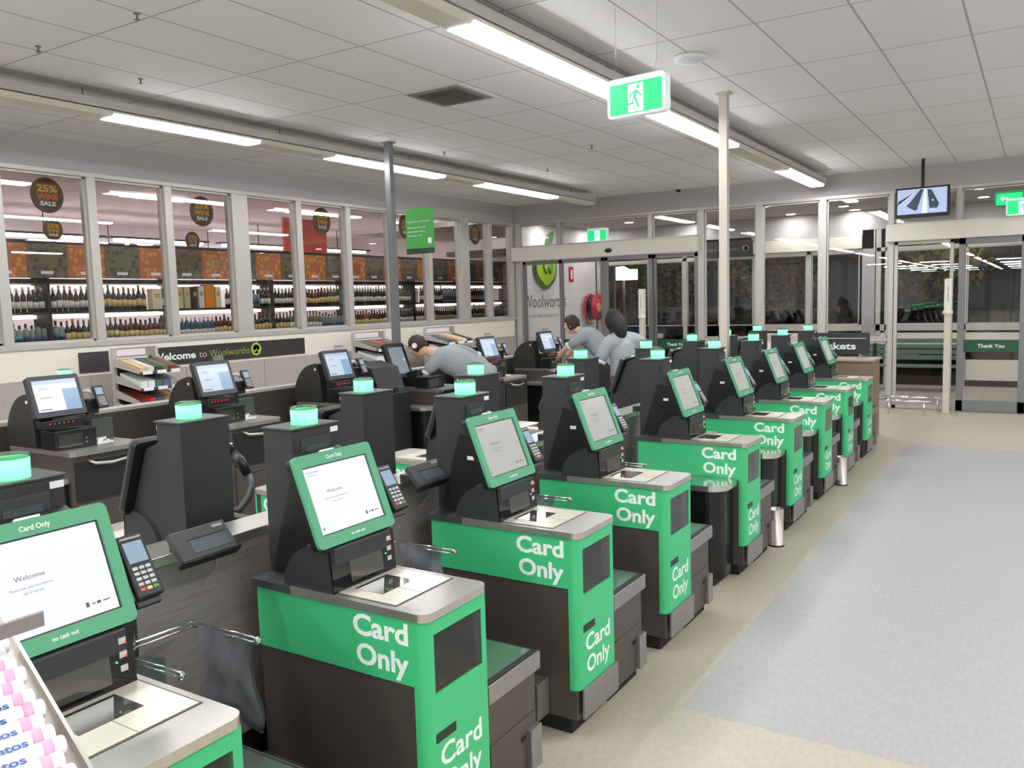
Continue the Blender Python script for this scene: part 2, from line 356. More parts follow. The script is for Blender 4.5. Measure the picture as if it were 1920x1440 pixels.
# big wall logo in the vestibule
lg = empty('wall_logo', (XW+.01, 15.08, 2.5), 0, 'large green apple shaped emblem on the white entry wall', 'logo')
LGR = mat('logo_lime', (165, 200, 60), .4); LGD = mat('logo_dark_green', (84, 130, 80), .4)
def wl(pts, x0, x1, name, m): return MB().prism(pts, x0, x1, axis='x').build(name, m, lg)
out = []
for k in range(36):
    a = 2*PI*k/36; r = .46*(1+.06*math.cos(2*a)); out.append((r*math.sin(a)*1.05, -.02+r*.85*math.cos(a)-(.04 if abs(k-18) < 2 else 0)+(-.05 if k in (0, 1, 35) else 0)))
wl(out, 0, .05, 'emblem_backing', LGD)  # dark green backing, slightly larger than the emblem body
wl([(p[0]*.86-.04, p[1]*.86+.02) for p in out], .05, .08, 'emblem_body', LGR)
MB().tube([(.09, -.12, .2), (.09, -.17, -.03), (.09, -.08, -.14), (.09, .0, .0), (.09, .08, -.14), (.09, .17, -.03), (.09, .14, .2)], .022).build('emblem_swirl', LGD, lg)
MB().prism([(.02, .40), (.10, .62), (.32, .72), (.26, .5)], 0, .06, axis='x').build('emblem_leaf', LGD, lg)
wt = empty('wall_lettering', (XW+.002, 14.2, 1.66), 0, 'grey store name lettering on the white entry wall', 'lettering')
text('Woolworths', mat('letter_grey', (110, 108, 108), .5), width=1.78, height=.27, xf=frame((.004, .02, 0), (0, 1, 0), (0, 0, 1)), name='lettering', parent=wt)
text('Australia fresh food people', mat('letter_lime', (170, 180, 130), .5), width=1.4, height=.08, xf=frame((.004, .06, -.2), (0, 1, 0), (0, 0, 1)), name='tagline', parent=wt)
# hose reel
hr = empty('fire_hose_reel', (XW+.0, 16.95, 1.62), 0, 'red fire hose reel mounted on the white entry wall', 'hose reel')
MB().box(0, .12, -.06, .06, -.25, .25, .01).build('bracket', mat('reel_bracket', (90, 85, 85), .5), hr)
MB().lathe([(.05, .10), (.30, .10), (.30, .125), (.17, .13), (.17, .27), (.30, .275), (.30, .30), (.12, .30), (.11, .32), (.02, .32)], seg=32, m=Matrix.Rotation(PI/2, 4, 'Y')).build('drum', RED, hr)
MB().lathe([(.171, .135), (.27, .14), (.27, .262), (.171, .265)], seg=32, m=Matrix.Rotation(PI/2, 4, 'Y')).build('hose', RUBBER, hr)
MB().cyl((.325, 0, 0), .10, .012, 'x').build('hub_label', mat('reel_label', (240, 170, 150), .5), hr)
fs = empty('fire_sign', (XW+.003, 16.25, 2.35), 0, 'small red and white fire sign high on the entry wall', 'sign')
MB().box(0, .006, -.1, .1, -.16, .16).build('plate', RED, fs); MB().box(.006, .008, -.02, .06, -.1, .1).build('symbol', WHITE, fs)
fs2 = empty('fire_sign', (XW+.003, 17.15, 1.30), 0, 'small white red-edged sign below the hose reel', 'sign')
MB().box(0, .006, -.17, .17, -.06, .06).build('plate', RED, fs2); MB().box(.006, .008, -.15, .15, -.045, .045).build('panel', WHITE, fs2)
# vestibule downlights
DLP = [(-8.29, 16.9), (-7.26, 16.16), (-8.27, 14.87), (-6.19, 14.95), (-6.28, 17.1), (-4.19, 15.2), (-4.22, 17.1), (-3.09, 16.33), (-3.05, 17.2), (-.88, 16.64), (-.87, 15.2), (-2.2, 14.9), (1.2, 16.5)]
for i, (x, y) in enumerate(DLP):
    o = empty('downlight', (x, y, 3.36), 0, 'round white downlight in the entry ceiling, %s' % ['far left corner', 'left, in front of the logo wall', 'left, just behind the doors', 'over the left sliding doors', 'far side above the left sliding doors', 'behind the middle glass', 'far side of the middle glass', 'centre of the entry', 'far side, near the grey outer pier', 'behind the television', 'just behind the right sliding doors', 'close to the television, inside the entry', 'far right, above the right doors'][i], 'ceiling light', 'entry downlights')
    MB().lathe([(.115, 0), (.115, -.012), (.09, -.012), (.088, 0)]).build('bezel', TUBEOFF, o)
    MB().cyl((0, 0, -.004), .088, .006).build('lens', DOWNV, o)
# bench
bn = empty('park_bench', (-2.05, 16.6, 0), 0, 'green slatted bench in the entry behind the glass', 'bench')
BG = mat('bench_green', (96, 122, 110), .5)
for k in range(4): MB().box(-.75, .85, -.28+k*.115, -.18+k*.115, .43, .46, .005).build('seat_slat', BG, bn)
for k in range(4): MB().box(-.75, .85, .18+k*.02, .21+k*.02, .54+k*.10, .62+k*.10, .005).build('back_slat', BG, bn)
for x in (-.55, .65):
    MB().prism([(-.26, 0), (-.18, 0), (-.16, .32), (.12, .32), (.16, 0), (.24, 0), (.22, .42), (.30, .92), (.24, .94), (.14, .46), (-.26, .43)], x-.03, x+.03, axis='x').build('leg', RUBBER, bn)
# guard rails, free standing
def rail(x0, x1, y, lab):
    o = empty('floor_guard_rail', (x0, y, 0), 0, lab, 'guard rail'); L_ = x1-x0
    MB().tube([(0, 0, .2), (L_, 0, .2)], .02, 12).build('bar', CHROME, o)
    for x in (.2, L_-.08): MB().tube([(x, 0, 0), (x, 0, .19)], .014).build('post', CHROME, o)
rail(-2.05, -1.3, 13.24, 'low chrome guard rail on posts in front of the right glass panel')
rail(-2.12, -1.17, 13.72, 'low chrome guard rail against the glass, behind the shorter rail')
def bollard(x, lab):
    o = empty('gate_post', (x, 13.58, 0), 0, lab, 'post')
    MB().box(-.045, .045, -.05, .05, 0, 1.5, .012).build('column', mat('beige_post', (205, 196, 180), .5), o)
    MB().box(-.05, .05, -.06, .05, 1.5, 1.95, .015).build('sensor_head', mat('sensor_cream', (232, 228, 208), .4), o)
    MB().sph((0, -.02, 1.47), .07, (1, 1, .7)).build('knob', mat('sensor_cream', (232, 228, 208), .4), o)
    MB().box(-.07, .07, -.07, .07, 0, .02).build('base_plate', STEEL, o)
    text('alarm', INK, width=.22, height=.03, xf=frame((0.012, -.0605, 1.62), (0, 0, 1), (-1, 0, 0)), name='lettering', parent=o)
bollard(-1.13, 'tall cream sensor post beside the right-hand glass door')
bollard(-5.87, 'tall cream sensor post in front of the left sliding doors')
# exit signs
def exit_sign(name, loc, rz, lab, s=1., hang=None, arrow=False, cable=None):
    o = empty(name, loc, rz, lab, 'exit sign'); W, H = .40*s, .235*s
    MB().prism(rrect(W, H, .03*s), -.035*s, .035*s, axis='y').build('housing', mat('exit_white', (235, 240, 240), .35, emit=(200, 235, 230), es=.25), o)
    G = mat('exit_green_glow', (10, 160, 80), .4, emit=(20, 205, 125), es=1.1); Wg = mat('exit_white_glow', (230, 255, 245), .4, emit=(215, 255, 240), es=1.5)
    MB().prism(rrect(W*.9, H*.78, .012*s, cy=-.01*s), -.0375*s, -.035*s, axis='y').build('green_panel', G, o)
    if arrow:  # pale glowing panel stands for a sign mirrored in the glass
        AG = mat('reflection_green_pale', (64, 128, 100), .5, emit=(60, 130, 100), es=.35); o.children[-1].material_slots[0].material = AG; Wg = mat('reflection_white_pale', (190, 220, 205), .5, emit=(190, 225, 210), es=.6)
        MB().prism([(-.13*s, 0), (-.08*s, .05*s), (-.08*s, .02*s), (-.01*s, .02*s), (-.01*s, -.02*s), (-.08*s, -.02*s), (-.08*s, -.05*s)], -.039*s, -.0375*s, axis='y').build('arrow', Wg, o)
        return o
    MB().box(-.05*s, .055*s, -.039*s, -.0375*s, -.095*s, .07*s).build('white_doorway', Wg, o)
    g = MB(); y0, y1 = -.041*s, -.0395*s
    P = lambda pts: g.prism([(a*s, b*s) for a, b in pts], y0, y1, axis='y')
    P([(.018+.012*math.cos(a*PI/4), .048+.012*math.sin(a*PI/4)) for a in range(8)])
    P([(.0, .03), (.02, .032), (.005, -.01), (-.012, -.006)]); P([(-.012, -.006), (.005, -.01), (.012, -.03), (.03, -.075), (.018, -.078), (0, -.03)])
    P([(-.008, -.005), (.004, -.012), (-.02, -.04), (-.06, -.042), (-.06, -.052), (-.014, -.05)]); P([(0, .03), (-.035, .012), (-.042, -.015), (-.034, -.017), (-.026, .006), (.0, .018)])
    P([(.018, .03), (.02, .02), (.05, -.005), (.044, -.012), (.014, .012)])
    g.build('running_figure', G, o)
    return o
ex = exit_sign('exit_sign', (-2.17, 5.0, 3.055), math.radians(-6), 'green running-man exit sign hanging from the ceiling on a cable', 1.02)
MB().tube([(.10, 0, .12), (.13, 0, .2), (.135, 0, .575)], .003).build('cable', PAPER, ex); MB().tube([(-.16, 0, .12), (-.16, 0, .575)], .0015).build('hanger', STEEL, ex)
exit_sign('exit_sign', (-6.77, 13.72, 2.945), 0, 'small lit exit sign on the header above the left sliding doors', 1.0)
exit_sign('exit_sign', (-.25, 13.70, 2.91), 0, 'lit green exit sign on the header at the right picture edge', 1.0)
exit_sign('exit_sign', (-.42, 13.90, 3.05), 0, 'pale green arrow panel modelling an exit sign reflection above the right-hand doors', .9, arrow=True)  # a reflection built as a solid, faintly glowing panel
db = empty('door_sensor', (-6.6, YF-.17, 2.66), 0, 'small black motion sensor on the white header of the left doors', 'sensor')
MB().sph((0, 0, 0), .06, (1.2, .6, .7)).build('lens', BLACK2, db)
# poles
for (x, y, z0, lab, mt) in ((-6.311, 7.49, 0, 'tall square grey pole rising from the left checkouts', ALUD), (-2.495, 7.68, 1.0, 'tall square beige pole rising from the divider between the green kiosks', mat('beige_pole', (196, 186, 172), .5))):
    o = empty('square_pole', (x, y, z0), 0, lab, 'pole')
    MB().box(-.037, .037, -.037, .037, 0, ZC-z0).build('shaft', mt, o); MB().box(-.06, .06, -.06, .06, ZC-z0-.012, ZC-z0).build('ceiling_plate', mt, o)
# hanging green banner on the first pole
bn2 = empty('hanging_banner', (-5.905, 7.49, 2.61), 0, 'green notice banner with white text beside the left grey pole', 'banner')
BGM = mat('banner_green', (70, 160, 70), .5)
MB().box(-.195, .195, -.006, .006, -.19, .25).build('panel', BGM, bn2); MB().box(-.195, .195, -.0065, .0065, -.25, -.19).build('lower_band', mat('banner_dark', (38, 66, 44), .5), bn2)
for i, (t, wd) in enumerate((('Supermarket closed', .31), ('Please pay for your', .26), ('groceries here', .24), ('with your card', .2))):
    text(t, WHITE, width=wd, height=.018, xf=frame((-.165, -.007, .10-.045*i-(.02 if i else 0)), (1, 0, 0), (0, 0, 1)), name='lettering', parent=bn2)
MB().box(.115, .165, -.0075, -.0065, -.14, -.08).build('white_square', WHITE, bn2)
MB().tube([(-.37, 0, .2), (-.195, 0, .2)], .006).build('bracket_arm', STEEL, bn2)
# television
tv = empty('television', (-1.455, 13.22, 3.035), math.radians(-4), 'small television on a ceiling pole showing a security camera view', 'television')
MB().box(-.35, .35, -.03, .03, -.215, .205, .008).build('casing', BLACK2, tv)
MB().box(-.318, .318, -.033, -.030, -.165, .180).build('screen', mat('tv_picture', (20, 20, 20), .3, emit=(176, 190, 226), es=1.1), tv)
D1 = mat('tv_dark', (20, 20, 20), .3, emit=(40, 58, 70), es=1); D2 = mat('tv_light', (20, 20, 20), .3, emit=(205, 225, 250), es=1.4)
im = MB(); pz = lambda pts, y, mi: im.prism(pts, y, -.0332, axis='y', mi=mi)
pz([(-.20, -.05), (-.09, -.12), (-.06, -.11), (.02, .17), (-.02, .17), (-.15, .0)], -.0345, 0); pz([(.10, -.10), (.20, -.10), (.22, -.04), (.12, .16), (.07, .16)], -.0345, 0)
pz([(-.31, -.04), (-.10, .12), (-.06, .15), (-.31, .02)], -.034, 0); pz([(.0, -.16), (.07, -.16), (.055, .17), (.03, .17)], -.034, 1); pz([(-.30, -.03), (-.1, .13), (-.09, .13), (-.30, -.045)], -.0350, 1)
pz([(.115, -.13), (.17, -.125), (.17, -.118), (.115, -.12)], -.0355, 1); pz([(.13, .0), (.15, .0), (.15, .02), (.13, .02)], -.0355, 1)
im.build('camera_picture', [D1, D2], tv)
MB().box(-.02, .02, 0, .04, .15, .595).build('mounting_pole', BLACK2, tv); MB().box(-.06, .06, .02, .05, -.05, .15).build('mounting_bracket', BLACK2, tv)
# air vent, access point, sprinklers
vt = empty('air_vent', (-4.47, 6.17, ZC), 0, 'square louvred air vent in the ceiling', 'air vent')
fv = MB(); fv.box(-.3, .3, -.3, .3, -.012, 0)
fv.build('frame', mat('vent_white', (200, 196, 190), .6), vt)
for k in range(4):
    s = .27-k*.06; q = MB()
    q.prism([(-s, -s), (s, -s), (s, s), (-s, s)], -.018-.006*k, -.012-.006*k, axis='z'); q.build('louvre', mat('vent_grey', (120-12*(k % 2)*3, 112-12*(k % 2)*3, 108-12*(k % 2)*3), .7) if k else mat('vent_grey_outer', (140, 132, 126), .7), vt)
ap = empty('access_point', (-2.33, 6.36, ZC), 0, 'white domed access point on the ceiling behind the exit sign', 'access point')
MB().lathe([(.12, 0), (.13, -.012), (.125, -.03), (.09, -.045), (.02, -.05)], seg=32).build('dome', mat('ap_white', (225, 225, 232), .4), ap)
MB().cyl((0, -.06, -.047), .006, .004).build('indicator', D2, ap)
for (x, y, sl) in ((-4.77, 3.33, 'nearest, top left of the picture'), (-5.87, 3.32, 'at the left picture edge'), (-6.07, 4.23, 'just above the left batten'), (-6.2, 8.4, 'above the grey pole'), (-5.9, 10.4, 'far end above the left batten'), (-4.6, 9.2, 'between the two battens')):
    o = empty('fire_sprinkler', (x, y, ZC), 0, 'tiny pendent sprinkler head in the ceiling, ' + sl, 'sprinkler', 'ceiling sprinklers')
    MB().lathe([(.022, 0), (.022, -.004), (.007, -.006), (.007, -.035), (.018, -.037), (.018, -.04)], seg=10).build('head', mat('sprinkler_grey', (120, 112, 105), .5), o)
for (x, y, lab) in ((-5.2, 13.6, 'small dark dome camera on the bulkhead above the left doors'),):
    o = empty('dome_camera', (x, y, ZC), 0, lab, 'camera'); MB().lathe([(.05, 0), (.055, -.03), (.05, -.04)]).build('mount', mat('ap_white', (225, 225, 232), .4), o); MB().sph((0, 0, -.05), .04).build('dome', BLACK2, o)
# battens
def batten(x, segs, y0, y1, lab, grp=None, dark=False):
    o = empty('ceiling_batten', (x, 0, 3.42), 0, lab, 'ceiling light', grp)
    b_ = MB(); b_.box(-.13, .13, y0, y1, .05, .12, .004); b_.build('channel', mat('batten_grey', (196, 192, 188), .5), o)
    MB().box(-.105, .105, y0, y1, .04, .05).build('shadow_gap', mat('gap_dark', (90, 88, 86), .7), o)
    r = MB(); r.prism([(-.12, .04), (-.085, 0), (.085, 0), (.12, .04)], y0, y1, axis='y'); r.build('reflector', TUBEOFF, o)
    for (a, b) in segs: MB().prism([(-.115, .038), (-.088, -.004), (.088, -.004), (.115, .038)], a, b, axis='y').build('lit_diffuser', TUBEM, o)
    y = y0+.5
    while y < y1: MB().tube([(0, y, .12), (0, y, ZC-3.42)], .004, 6).build('hanger_rod', DGREY, o); y += 2.1
FAR = [(-50, -46), (-44, -40), (-38, -34), (-32, -28), (-26, -22), (-20, -16), (-14, -10)]
batten(-2.955, FAR+[ (-9, -5), (-4, .0), (.3, 3.3), (4.2, 6.9), (7.0, 9.3), (11.5, 13.55)], -51, 13.6, 'long suspended batten light over the divider of the green kiosks')
batten(-6.66, FAR+[ (-9, -5), (-4, 0), (.4, 2.6), (4.3, 5.85), (6.9, 8.9), (9.8, 11.9)], -51, 13.2, 'long suspended batten light along the wine shop windows')
batten(1.2, FAR+[ (-9, -5), (-4, 0), (.6, 4.6), (5.4, 9.2), (10, 13)], -51, 13.4, 'added suspended batten light over the walkway, unseen right of the frame')  # unseen batten added for general illumination
batten(5.2, FAR+[ (-9, -5), (-4, 0), (.6, 4.6), (5.4, 9.2), (10, 13)], -51, 13.4, 'added suspended batten light farthest to the right, unseen out of frame')  # also out of view, added to brighten the shop

for j, y in enumerate((-24, -30, -36, -43)):
    for k, x in enumerate((-7.6, -4.9, -1.2, 2.8, 6.4)):
        o = empty('cross_batten', (x, y, 3.3), 0, 'crosswise batten behind the camera, %s row, %s from the left' % (ORDW[j], ORDW[k]), 'ceiling light', 'crosswise battens at the back of the store')
        MB().box(-.9, .9, -.09, .09, 0, .05).build('lit_diffuser', TUBEM, o); MB().box(-1., 1., -.11, .11, .05, .10).build('channel', mat('batten_grey', (196, 192, 188), .5), o); MB().tube([(0, 0, .1), (0, 0, ZC-3.3)], .01).build('hanger_rod', DGREY, o)
# ================================================================ green card-only kiosks
W_, H_ = .33, .866
def monitor_frame(c, tilt):
    return Matrix.Translation(Vector(c)) @ Matrix(((0, -math.sin(tilt), math.cos(tilt), 0), (1, 0, 0, 0), (0, math.cos(tilt), math.sin(tilt), 0), (0, 0, 0, 1)))
def make_kiosk(label):
    t = empty('self_checkout_kiosk', (0, 0, 0), 0, label, 'self checkout')
    MB().box(-.71, -.05, .02, .31, 0, .075, .006).build('plinth', RUBBER, t)
    MB().box(-.735, -.014, .005, .325, .07, .838, .004).build('cabinet', BROWN, t)
    # green wrap round the front with the window opening
    g = MB(); R0 = .034; arc = [(-R0+R0*math.sin(a), R0-R0*math.cos(a)) for a in [PI/2*i/6 for i in range(7)]]
    def wrap(y1, z0, z1):
        g.prism([(-.045, .0)]+arc+[(0, y1), (-.012, y1), (-.012, .03), (-.04, .006), (-.045, .006)], z0, z1, axis='z')
    wrap(.33, .20, .597); wrap(.047, .597, .787); wrap(.33, .787, .838); g.box(-.012, 0, .303, .33, .597, .787)
    g.build('green_front', GREEN, t)
    for s, (a, b) in enumerate(((0., .006), (.324, .33))): MB().box(-.735, -.044, a, b, .628, .838, .001).build('green_side_band', GREEN, t)
    MB().box(-.75, -.15, -.09, .01, .08, .23, .004).build('kick_box', BROWN, t)
    MB().box(-.152, -.147, -.092, .0, .08, .232).build('kick_edge', STEEL, t)
    MB().box(0, .012, .02, .345, .075, .205, .002).build('steel_kick_plate', STEELD, t)
    wn = MB().box(-.16, -.012, .047, .303, .597, .787).build('cash_window', mat('window_dark', (30, 27, 24), .12), t)
    MB().box(-.010, -.002, .047, .303, .600, .784).build('window_pane', LGLASS, wn)
    MB().box(-.012, -.004, .055, .12, .615, .622).build('coin_tray', CHROME, wn)
    MB().box(-.03, .0015, .042, .145, .437, .468).build('slot', mat('slot_dark', (16, 40, 28), .4), t)
    text('Card', WHITE, width=.226, height=.070, xf=frame((-.062, 0, .758), (1, 0, 0), (0, 0, 1)), bold=.03, name='side_lettering', parent=t, align='RIGHT')
    text('Only', WHITE, width=.216, height=.070, xf=frame((-.062, 0, .662), (1, 0, 0), (0, 0, 1)), bold=.03, name='side_lettering', parent=t, align='RIGHT')
    text('Card', WHITE, width=.226, height=.070, xf=frame((-.062, .33, .758), (-1, 0, 0), (0, 0, 1)), bold=.03, name='side_lettering', parent=t)
    text('Only', WHITE, width=.216, height=.070, xf=frame((-.062, .33, .662), (-1, 0, 0), (0, 0, 1)), bold=.03, name='side_lettering', parent=t)
    text('Card', WHITE, width=.225, height=.072, xf=frame((0, .062, .350), (0, 1, 0), (0, 0, 1)), bold=.02, name='front_lettering', parent=t)
    text('Only', WHITE, width=.215, height=.072, xf=frame((0, .068, .255), (0, 1, 0), (0, 0, 1)), bold=.02, name='front_lettering', parent=t)
    # top
    def top(x0, x1, r):
        if r: a = [(x1-r+r*math.sin(q), -.008+r-r*math.cos(q)) for q in [PI/2*i/6 for i in range(7)]]; b = [(x1-r+r*math.cos(q), .338-r+r*math.sin(q)) for q in [PI/2*i/6 for i in range(7)]]
        else: a = [(x1, -.008)]; b = [(x1, .338)]
        return [(x0, -.008)]+a+b+[(x0, .338)]
    MB().prism(top(-.56, .014, .04), .840, H_, axis='z').build('steel_top', STEEL, t)
    MB().prism(top(-.75, -.56, 0), .840, H_, axis='z').build('rear_top', DGREY, t)
    sp = MB().box(-.375, -.118, .016, .318, H_, H_+.0015).build('scanner_surround', mat('groove_dark', (70, 66, 60), .5), t)
    MB().box(-.368, -.124, .022, .312, H_+.001, H_+.003).build('scale_plate', mat('scale_plate_cream', (226, 220, 204), .28, .35), sp)
    MB().box(-.345, -.225, .075, .235, H_+.0025, H_+.004).build('scanner_window', MIRROR, sp)
    MB().box(-.225, -.124, .152, .1535, H_+.003, H_+.0034).build('seam', DGREY, sp)
    # upright scanner
    prof = [(-.37, H_), (-.385, 1.012), (-.42, 1.022)]+[(-.42-.175*math.sin(a), H_+.004+.152*math.cos(a)) for a in [PI/2*i/8 for i in range(1, 9)]]+[(-.595, H_)]
    sc_ = MB().prism(prof, 0, .02, axis='y').prism(prof, .293, .313, axis='y').box(-.50, -.372, .018, .295, H_, 1.012, .004).build('scanner_tower', BLACK, t)
    MB().prism([(-.3695, H_+.001), (-.384, 1.01), (-.376, 1.012), (-.366, H_+.001)], .002, .312, axis='y').build('scanner_face', GLOSSB, sc_)
    MB().prism([(-.3665, .885), (-.378, .99), (-.376, .991), (-.3645, .886)], .085, .245, axis='y').build('scanner_window', MIRROR, sc_)
    MB().tube([(-.378, .03, 1.004), (-.374, .24, 1.004)], .002).build('trim_strip', CHROME, sc_)
    for k, m in enumerate((REDLED, REDLED, GRNLED)):
        MB().box(-.374+.003*k-.006, -.366+.001*k-.004, .272, .292, .975-.035*k, .991-.035*k, .001).build('button', mat('button_white', (190, 190, 190), .4), sc_)
        MB().cyl((-.366-.001*k, .287 if k < 2 else .262, .979-.035*k+(0 if k < 2 else .025)), .0022, .004, 'x', 8).build('indicator', m, sc_)
    # body behind the monitor
    MB().prism([(-.75, H_), (-.75, 1.38), (-.61, 1.38), (-.61, 1.30), (-.53, 1.27), (-.425, 1.02), (-.50, H_)], .08, .30, axis='y').build('tower', BLACK, t)
    MB().prism([(-.73, .88), (-.62, 1.22), (-.52, 1.20), (-.46, 1.04), (-.52, .88)], .074, .081, axis='y').build('side_ridge', BLACK2, t)
    MB().box(-.756, -.60, .074, .306, 1.378, 1.386, .003).build('tower_cap', DGREY, t)
    MB().box(-.612, -.606, .12, .26, 1.28, 1.345, .001).build('receipt_printer', DGREY, t)
    MB().box(-.607, -.604, .14, .24, 1.298, 1.318).build('receipt_slot', LCD, t)
    MB().box(-.609, -.605, .262, .298, 1.350, 1.368).build('sticker', STICK, t)
    MB().box(-.578, -.543, .0725, .0745, 1.108, 1.125).build('sticker', STICK, t)
    lamp = MB().lathe([(.047, 0), (.048, .052), (.047, .053)], c=(-.665, .195, 1.386), seg=28).build('status_light', LAMP, t)
    MB().lathe([(.0485, 0), (.0485, .008), (.035, .012), (.03, .012)], c=(-.665, .195, 1.439), seg=28).build('lamp_cap', mat('lamp_cap_green', (60, 96, 84), .15, alpha=.75), lamp)
    # monitor
    F = monitor_frame((-.444, .155, 1.164), .369)
    MB(F).prism(rrect(.371, .315, .02), -.034, -.010, axis='z').build('monitor_housing', BLACK2, t)
    mo = MB(F); o_ = rrect(.371, .315, .018, 5); i_ = rrect(.309, .233, .004, 5, cy=.0)
    bmf = bmesh.new()
    for z in (-.008, .004):
        pass
    A = [bmf.verts.new((x, y, .003)) for x, y in o_]; B = [bmf.verts.new((x, y, .003)) for x, y in i_]; A2 = [bmf.verts.new((x, y, -.010)) for x, y in o_]; B2 = [bmf.verts.new((x, y, -.006)) for x, y in i_]
    N = len(A)
    for i in range(N):
        j = (i+1) % N
        bmf.faces.new((A[i], A[j], B[j], B[i])); bmf.faces.new((A2[i], A2[j], A[j], A[i])); bmf.faces.new((B[i], B[j], B2[j], B2[i]))
    bmesh.ops.recalc_face_normals(bmf, faces=bmf.faces[:]); mo.add(bmf); mb = mo.build('monitor_bezel', GREEND, t)
    MB(F).box(-.156, .156, -.118, .118, -.009, -.005).build('screen_gasket', DGREY, mb)
    s_ = MB(F).box(-.150, .150, -.1125, .1125, -.006, -.0045).build('screen', SCREEN, t)
    TX = lambda b, x, y, wd, h, m=INK, **k: text(b, m, width=wd, height=h, xf=F @ Matrix.Translation((x, y, -.0043)), name=k.get('name', 'screen_lettering'), parent=k.get('p', s_), align=k.get('al', 'LEFT'), bold=k.get('bold', 0))
    TX('Welcome', -.075, .018, .072, .012); TX('Please scan your first item to', -.09, -.003, .10, .006); TX('begin or touch start', -.062, -.016, .048, .006)
    TX('Woolworths', -.142, .094, .055, .008); TX('Self Service', -.135, .085, .04, .005)
    [MB(F).box(a, b, c, d, -.0044, -.0040).build('screen_icon', INK, s_) for a, b, c, d in ((.07, .078, -.090, -.078), (.098, .108, -.088, -.081), (.085, .094, -.086, -.083), (.114, .132, -.086, -.083), (-.138, -.133, -.10, -.09))]
    text('Card Only', WHITE, width=.075, height=.013, xf=F @ Matrix.Translation((.0, .130, .0032)), name='bezel_lettering', parent=mb, align='CENTER', bold=.03)
    text('no cash out', WHITE, width=.065, height=.010, xf=F @ Matrix.Translation((.0, -.140, .0032)), name='bezel_lettering', parent=mb, align='CENTER', bold=.03)
    MB(F).box(-.03, .03, .158, .166, -.03, -.015, .002).build('camera_clip', STICK, mb)
    # card reader on its bracket
    G2 = monitor_frame((-.43, .385, 1.14), .55)
    cr = MB(G2).box(-.037, .037, -.088, .088, -.026, .0, .006).build('card_reader', BLACK2, t)
    MB(G2).box(-.027, .027, .008, .066, .0, .0012).build('reader_screen', PINSCR, cr)
    MB(G2).box(-.030, .030, .074, .080, .0, .001).build('reader_brand_strip', mat('strip_grey', (150, 150, 155), .5), cr)
    k_ = MB(G2)
    for r in range(5):
        for c in range(3):
            mi = 0
            if r == 4: mi = (1, 2, 3)[c]
            if r == 4 and False: continue
            k_.box(-.027+c*.0185, -.012+c*.0185, -.012-r*.0145, -.003-r*.0145, .0, .0022, .0015, 1, mi)
    k_.build('keypad', [KEYS, mat('key_red', (225, 80, 90), .5), mat('key_yellow', (225, 200, 120), .5), mat('key_green', (70, 150, 90), .5)], cr)
    MB(G2).box(-.035, .035, -.105, -.08, -.040, -.026, .004).box(-.012, .012, -.09, .0, -.06, -.026, .003).build('reader_bracket', BLACK2, t)
    MB().tube([(-.60, .28, 1.06), (-.52, .36, 1.07), (-.44, .395, 1.09)], .011).build('reader_arm', BLACK2, t)
    return t
def make_bagging():
    t = empty('bagging_cabinet', (0, 0, 0), 0, '', 'bagging cabinet')
    MB().box(-.70, -.045, .35, .66, 0, .06).build('plinth', RUBBER, t)
    MB().box(-.72, -.02, .345, .672, .05, .455, .003).build('cabinet', BROWN, t)
    MB().box(-.73, .0, .338, .682, .43, .497, .002).build('steel_fascia', STEELD, t)
    MB().box(-.722, -.008, .346, .674, .490, .5005).build('tray_rim', RUBBER, t)
    MB().box(-.70, -.03, .352, .662, .5005, .503, .001).build('glass_scale_top', mat('tray_green_steel', (150, 160, 152), .15, .8), t)
    MB().box(-.021, -.016, .36, .66, .07, .27, .001).build('door', BROWN, t)
    MB().box(-.03, .004, .60, .676, .06, .22, .003).build('steel_corner_guard', STEELD, t)
    MB().box(-.018, -.010, .56, .585, .19, .205).build('lock', RUBBER, t)
    return t
def make_shelf():
    t = empty('basket_shelf', (0, 0, 0), 0, '', 'basket shelf')
    R1 = .12; x1, y0 = -.05, -.27
    pts = [(-.72, 0), (-.72, y0)]+[(x1-R1+R1*math.sin(a)+0, y0+R1-R1*math.cos(a)) for a in [PI/2*i/8 for i in range(9)]]+[(x1, 0)]
    MB().prism([(p[0], p[1]-.012) for p in pts], .60, .635, axis='z').build('steel_shelf', mat('polished_steel', (215, 213, 208), .16, .95), t)
    pts = [(-.70, 0), (-.70, y0+.03)]+[(x1-.03-R1+R1*math.sin(a), y0+.03+R1-R1*math.cos(a)) for a in [PI/2*i/8 for i in range(9)]]+[(x1-.03, 0)]
    MB().prism([(p[0], p[1]-.012) for p in pts], .04, .60, axis='z').build('cabinet', mat('black_gloss_cabinet', (20, 20, 20), .25), t)
    MB().box(-.66, -.24, y0-.0, y0+.02, .10, .26, .002).build('steel_kick_plate', STEELD, t)
    MB().box(-.68, -.12, -.25, -.012, 0, .04).build('plinth', RUBBER, t)
    return t
KY = [.895, 1.909, 2.90, 3.86, 5.18, 6.36, 7.45, 8.47, 9.57]; X0 = -1.5485
k0 = make_kiosk('')
b0 = make_bagging(); s0 = make_shelf()
used = False
dimcopy = None
def set_screen(k, m):
    for ch in children(k):
        if ch.name.startswith('screen') and not ch.name.startswith('screen_'):
            for s in ch.material_slots: s.link = 'OBJECT'; s.material = m
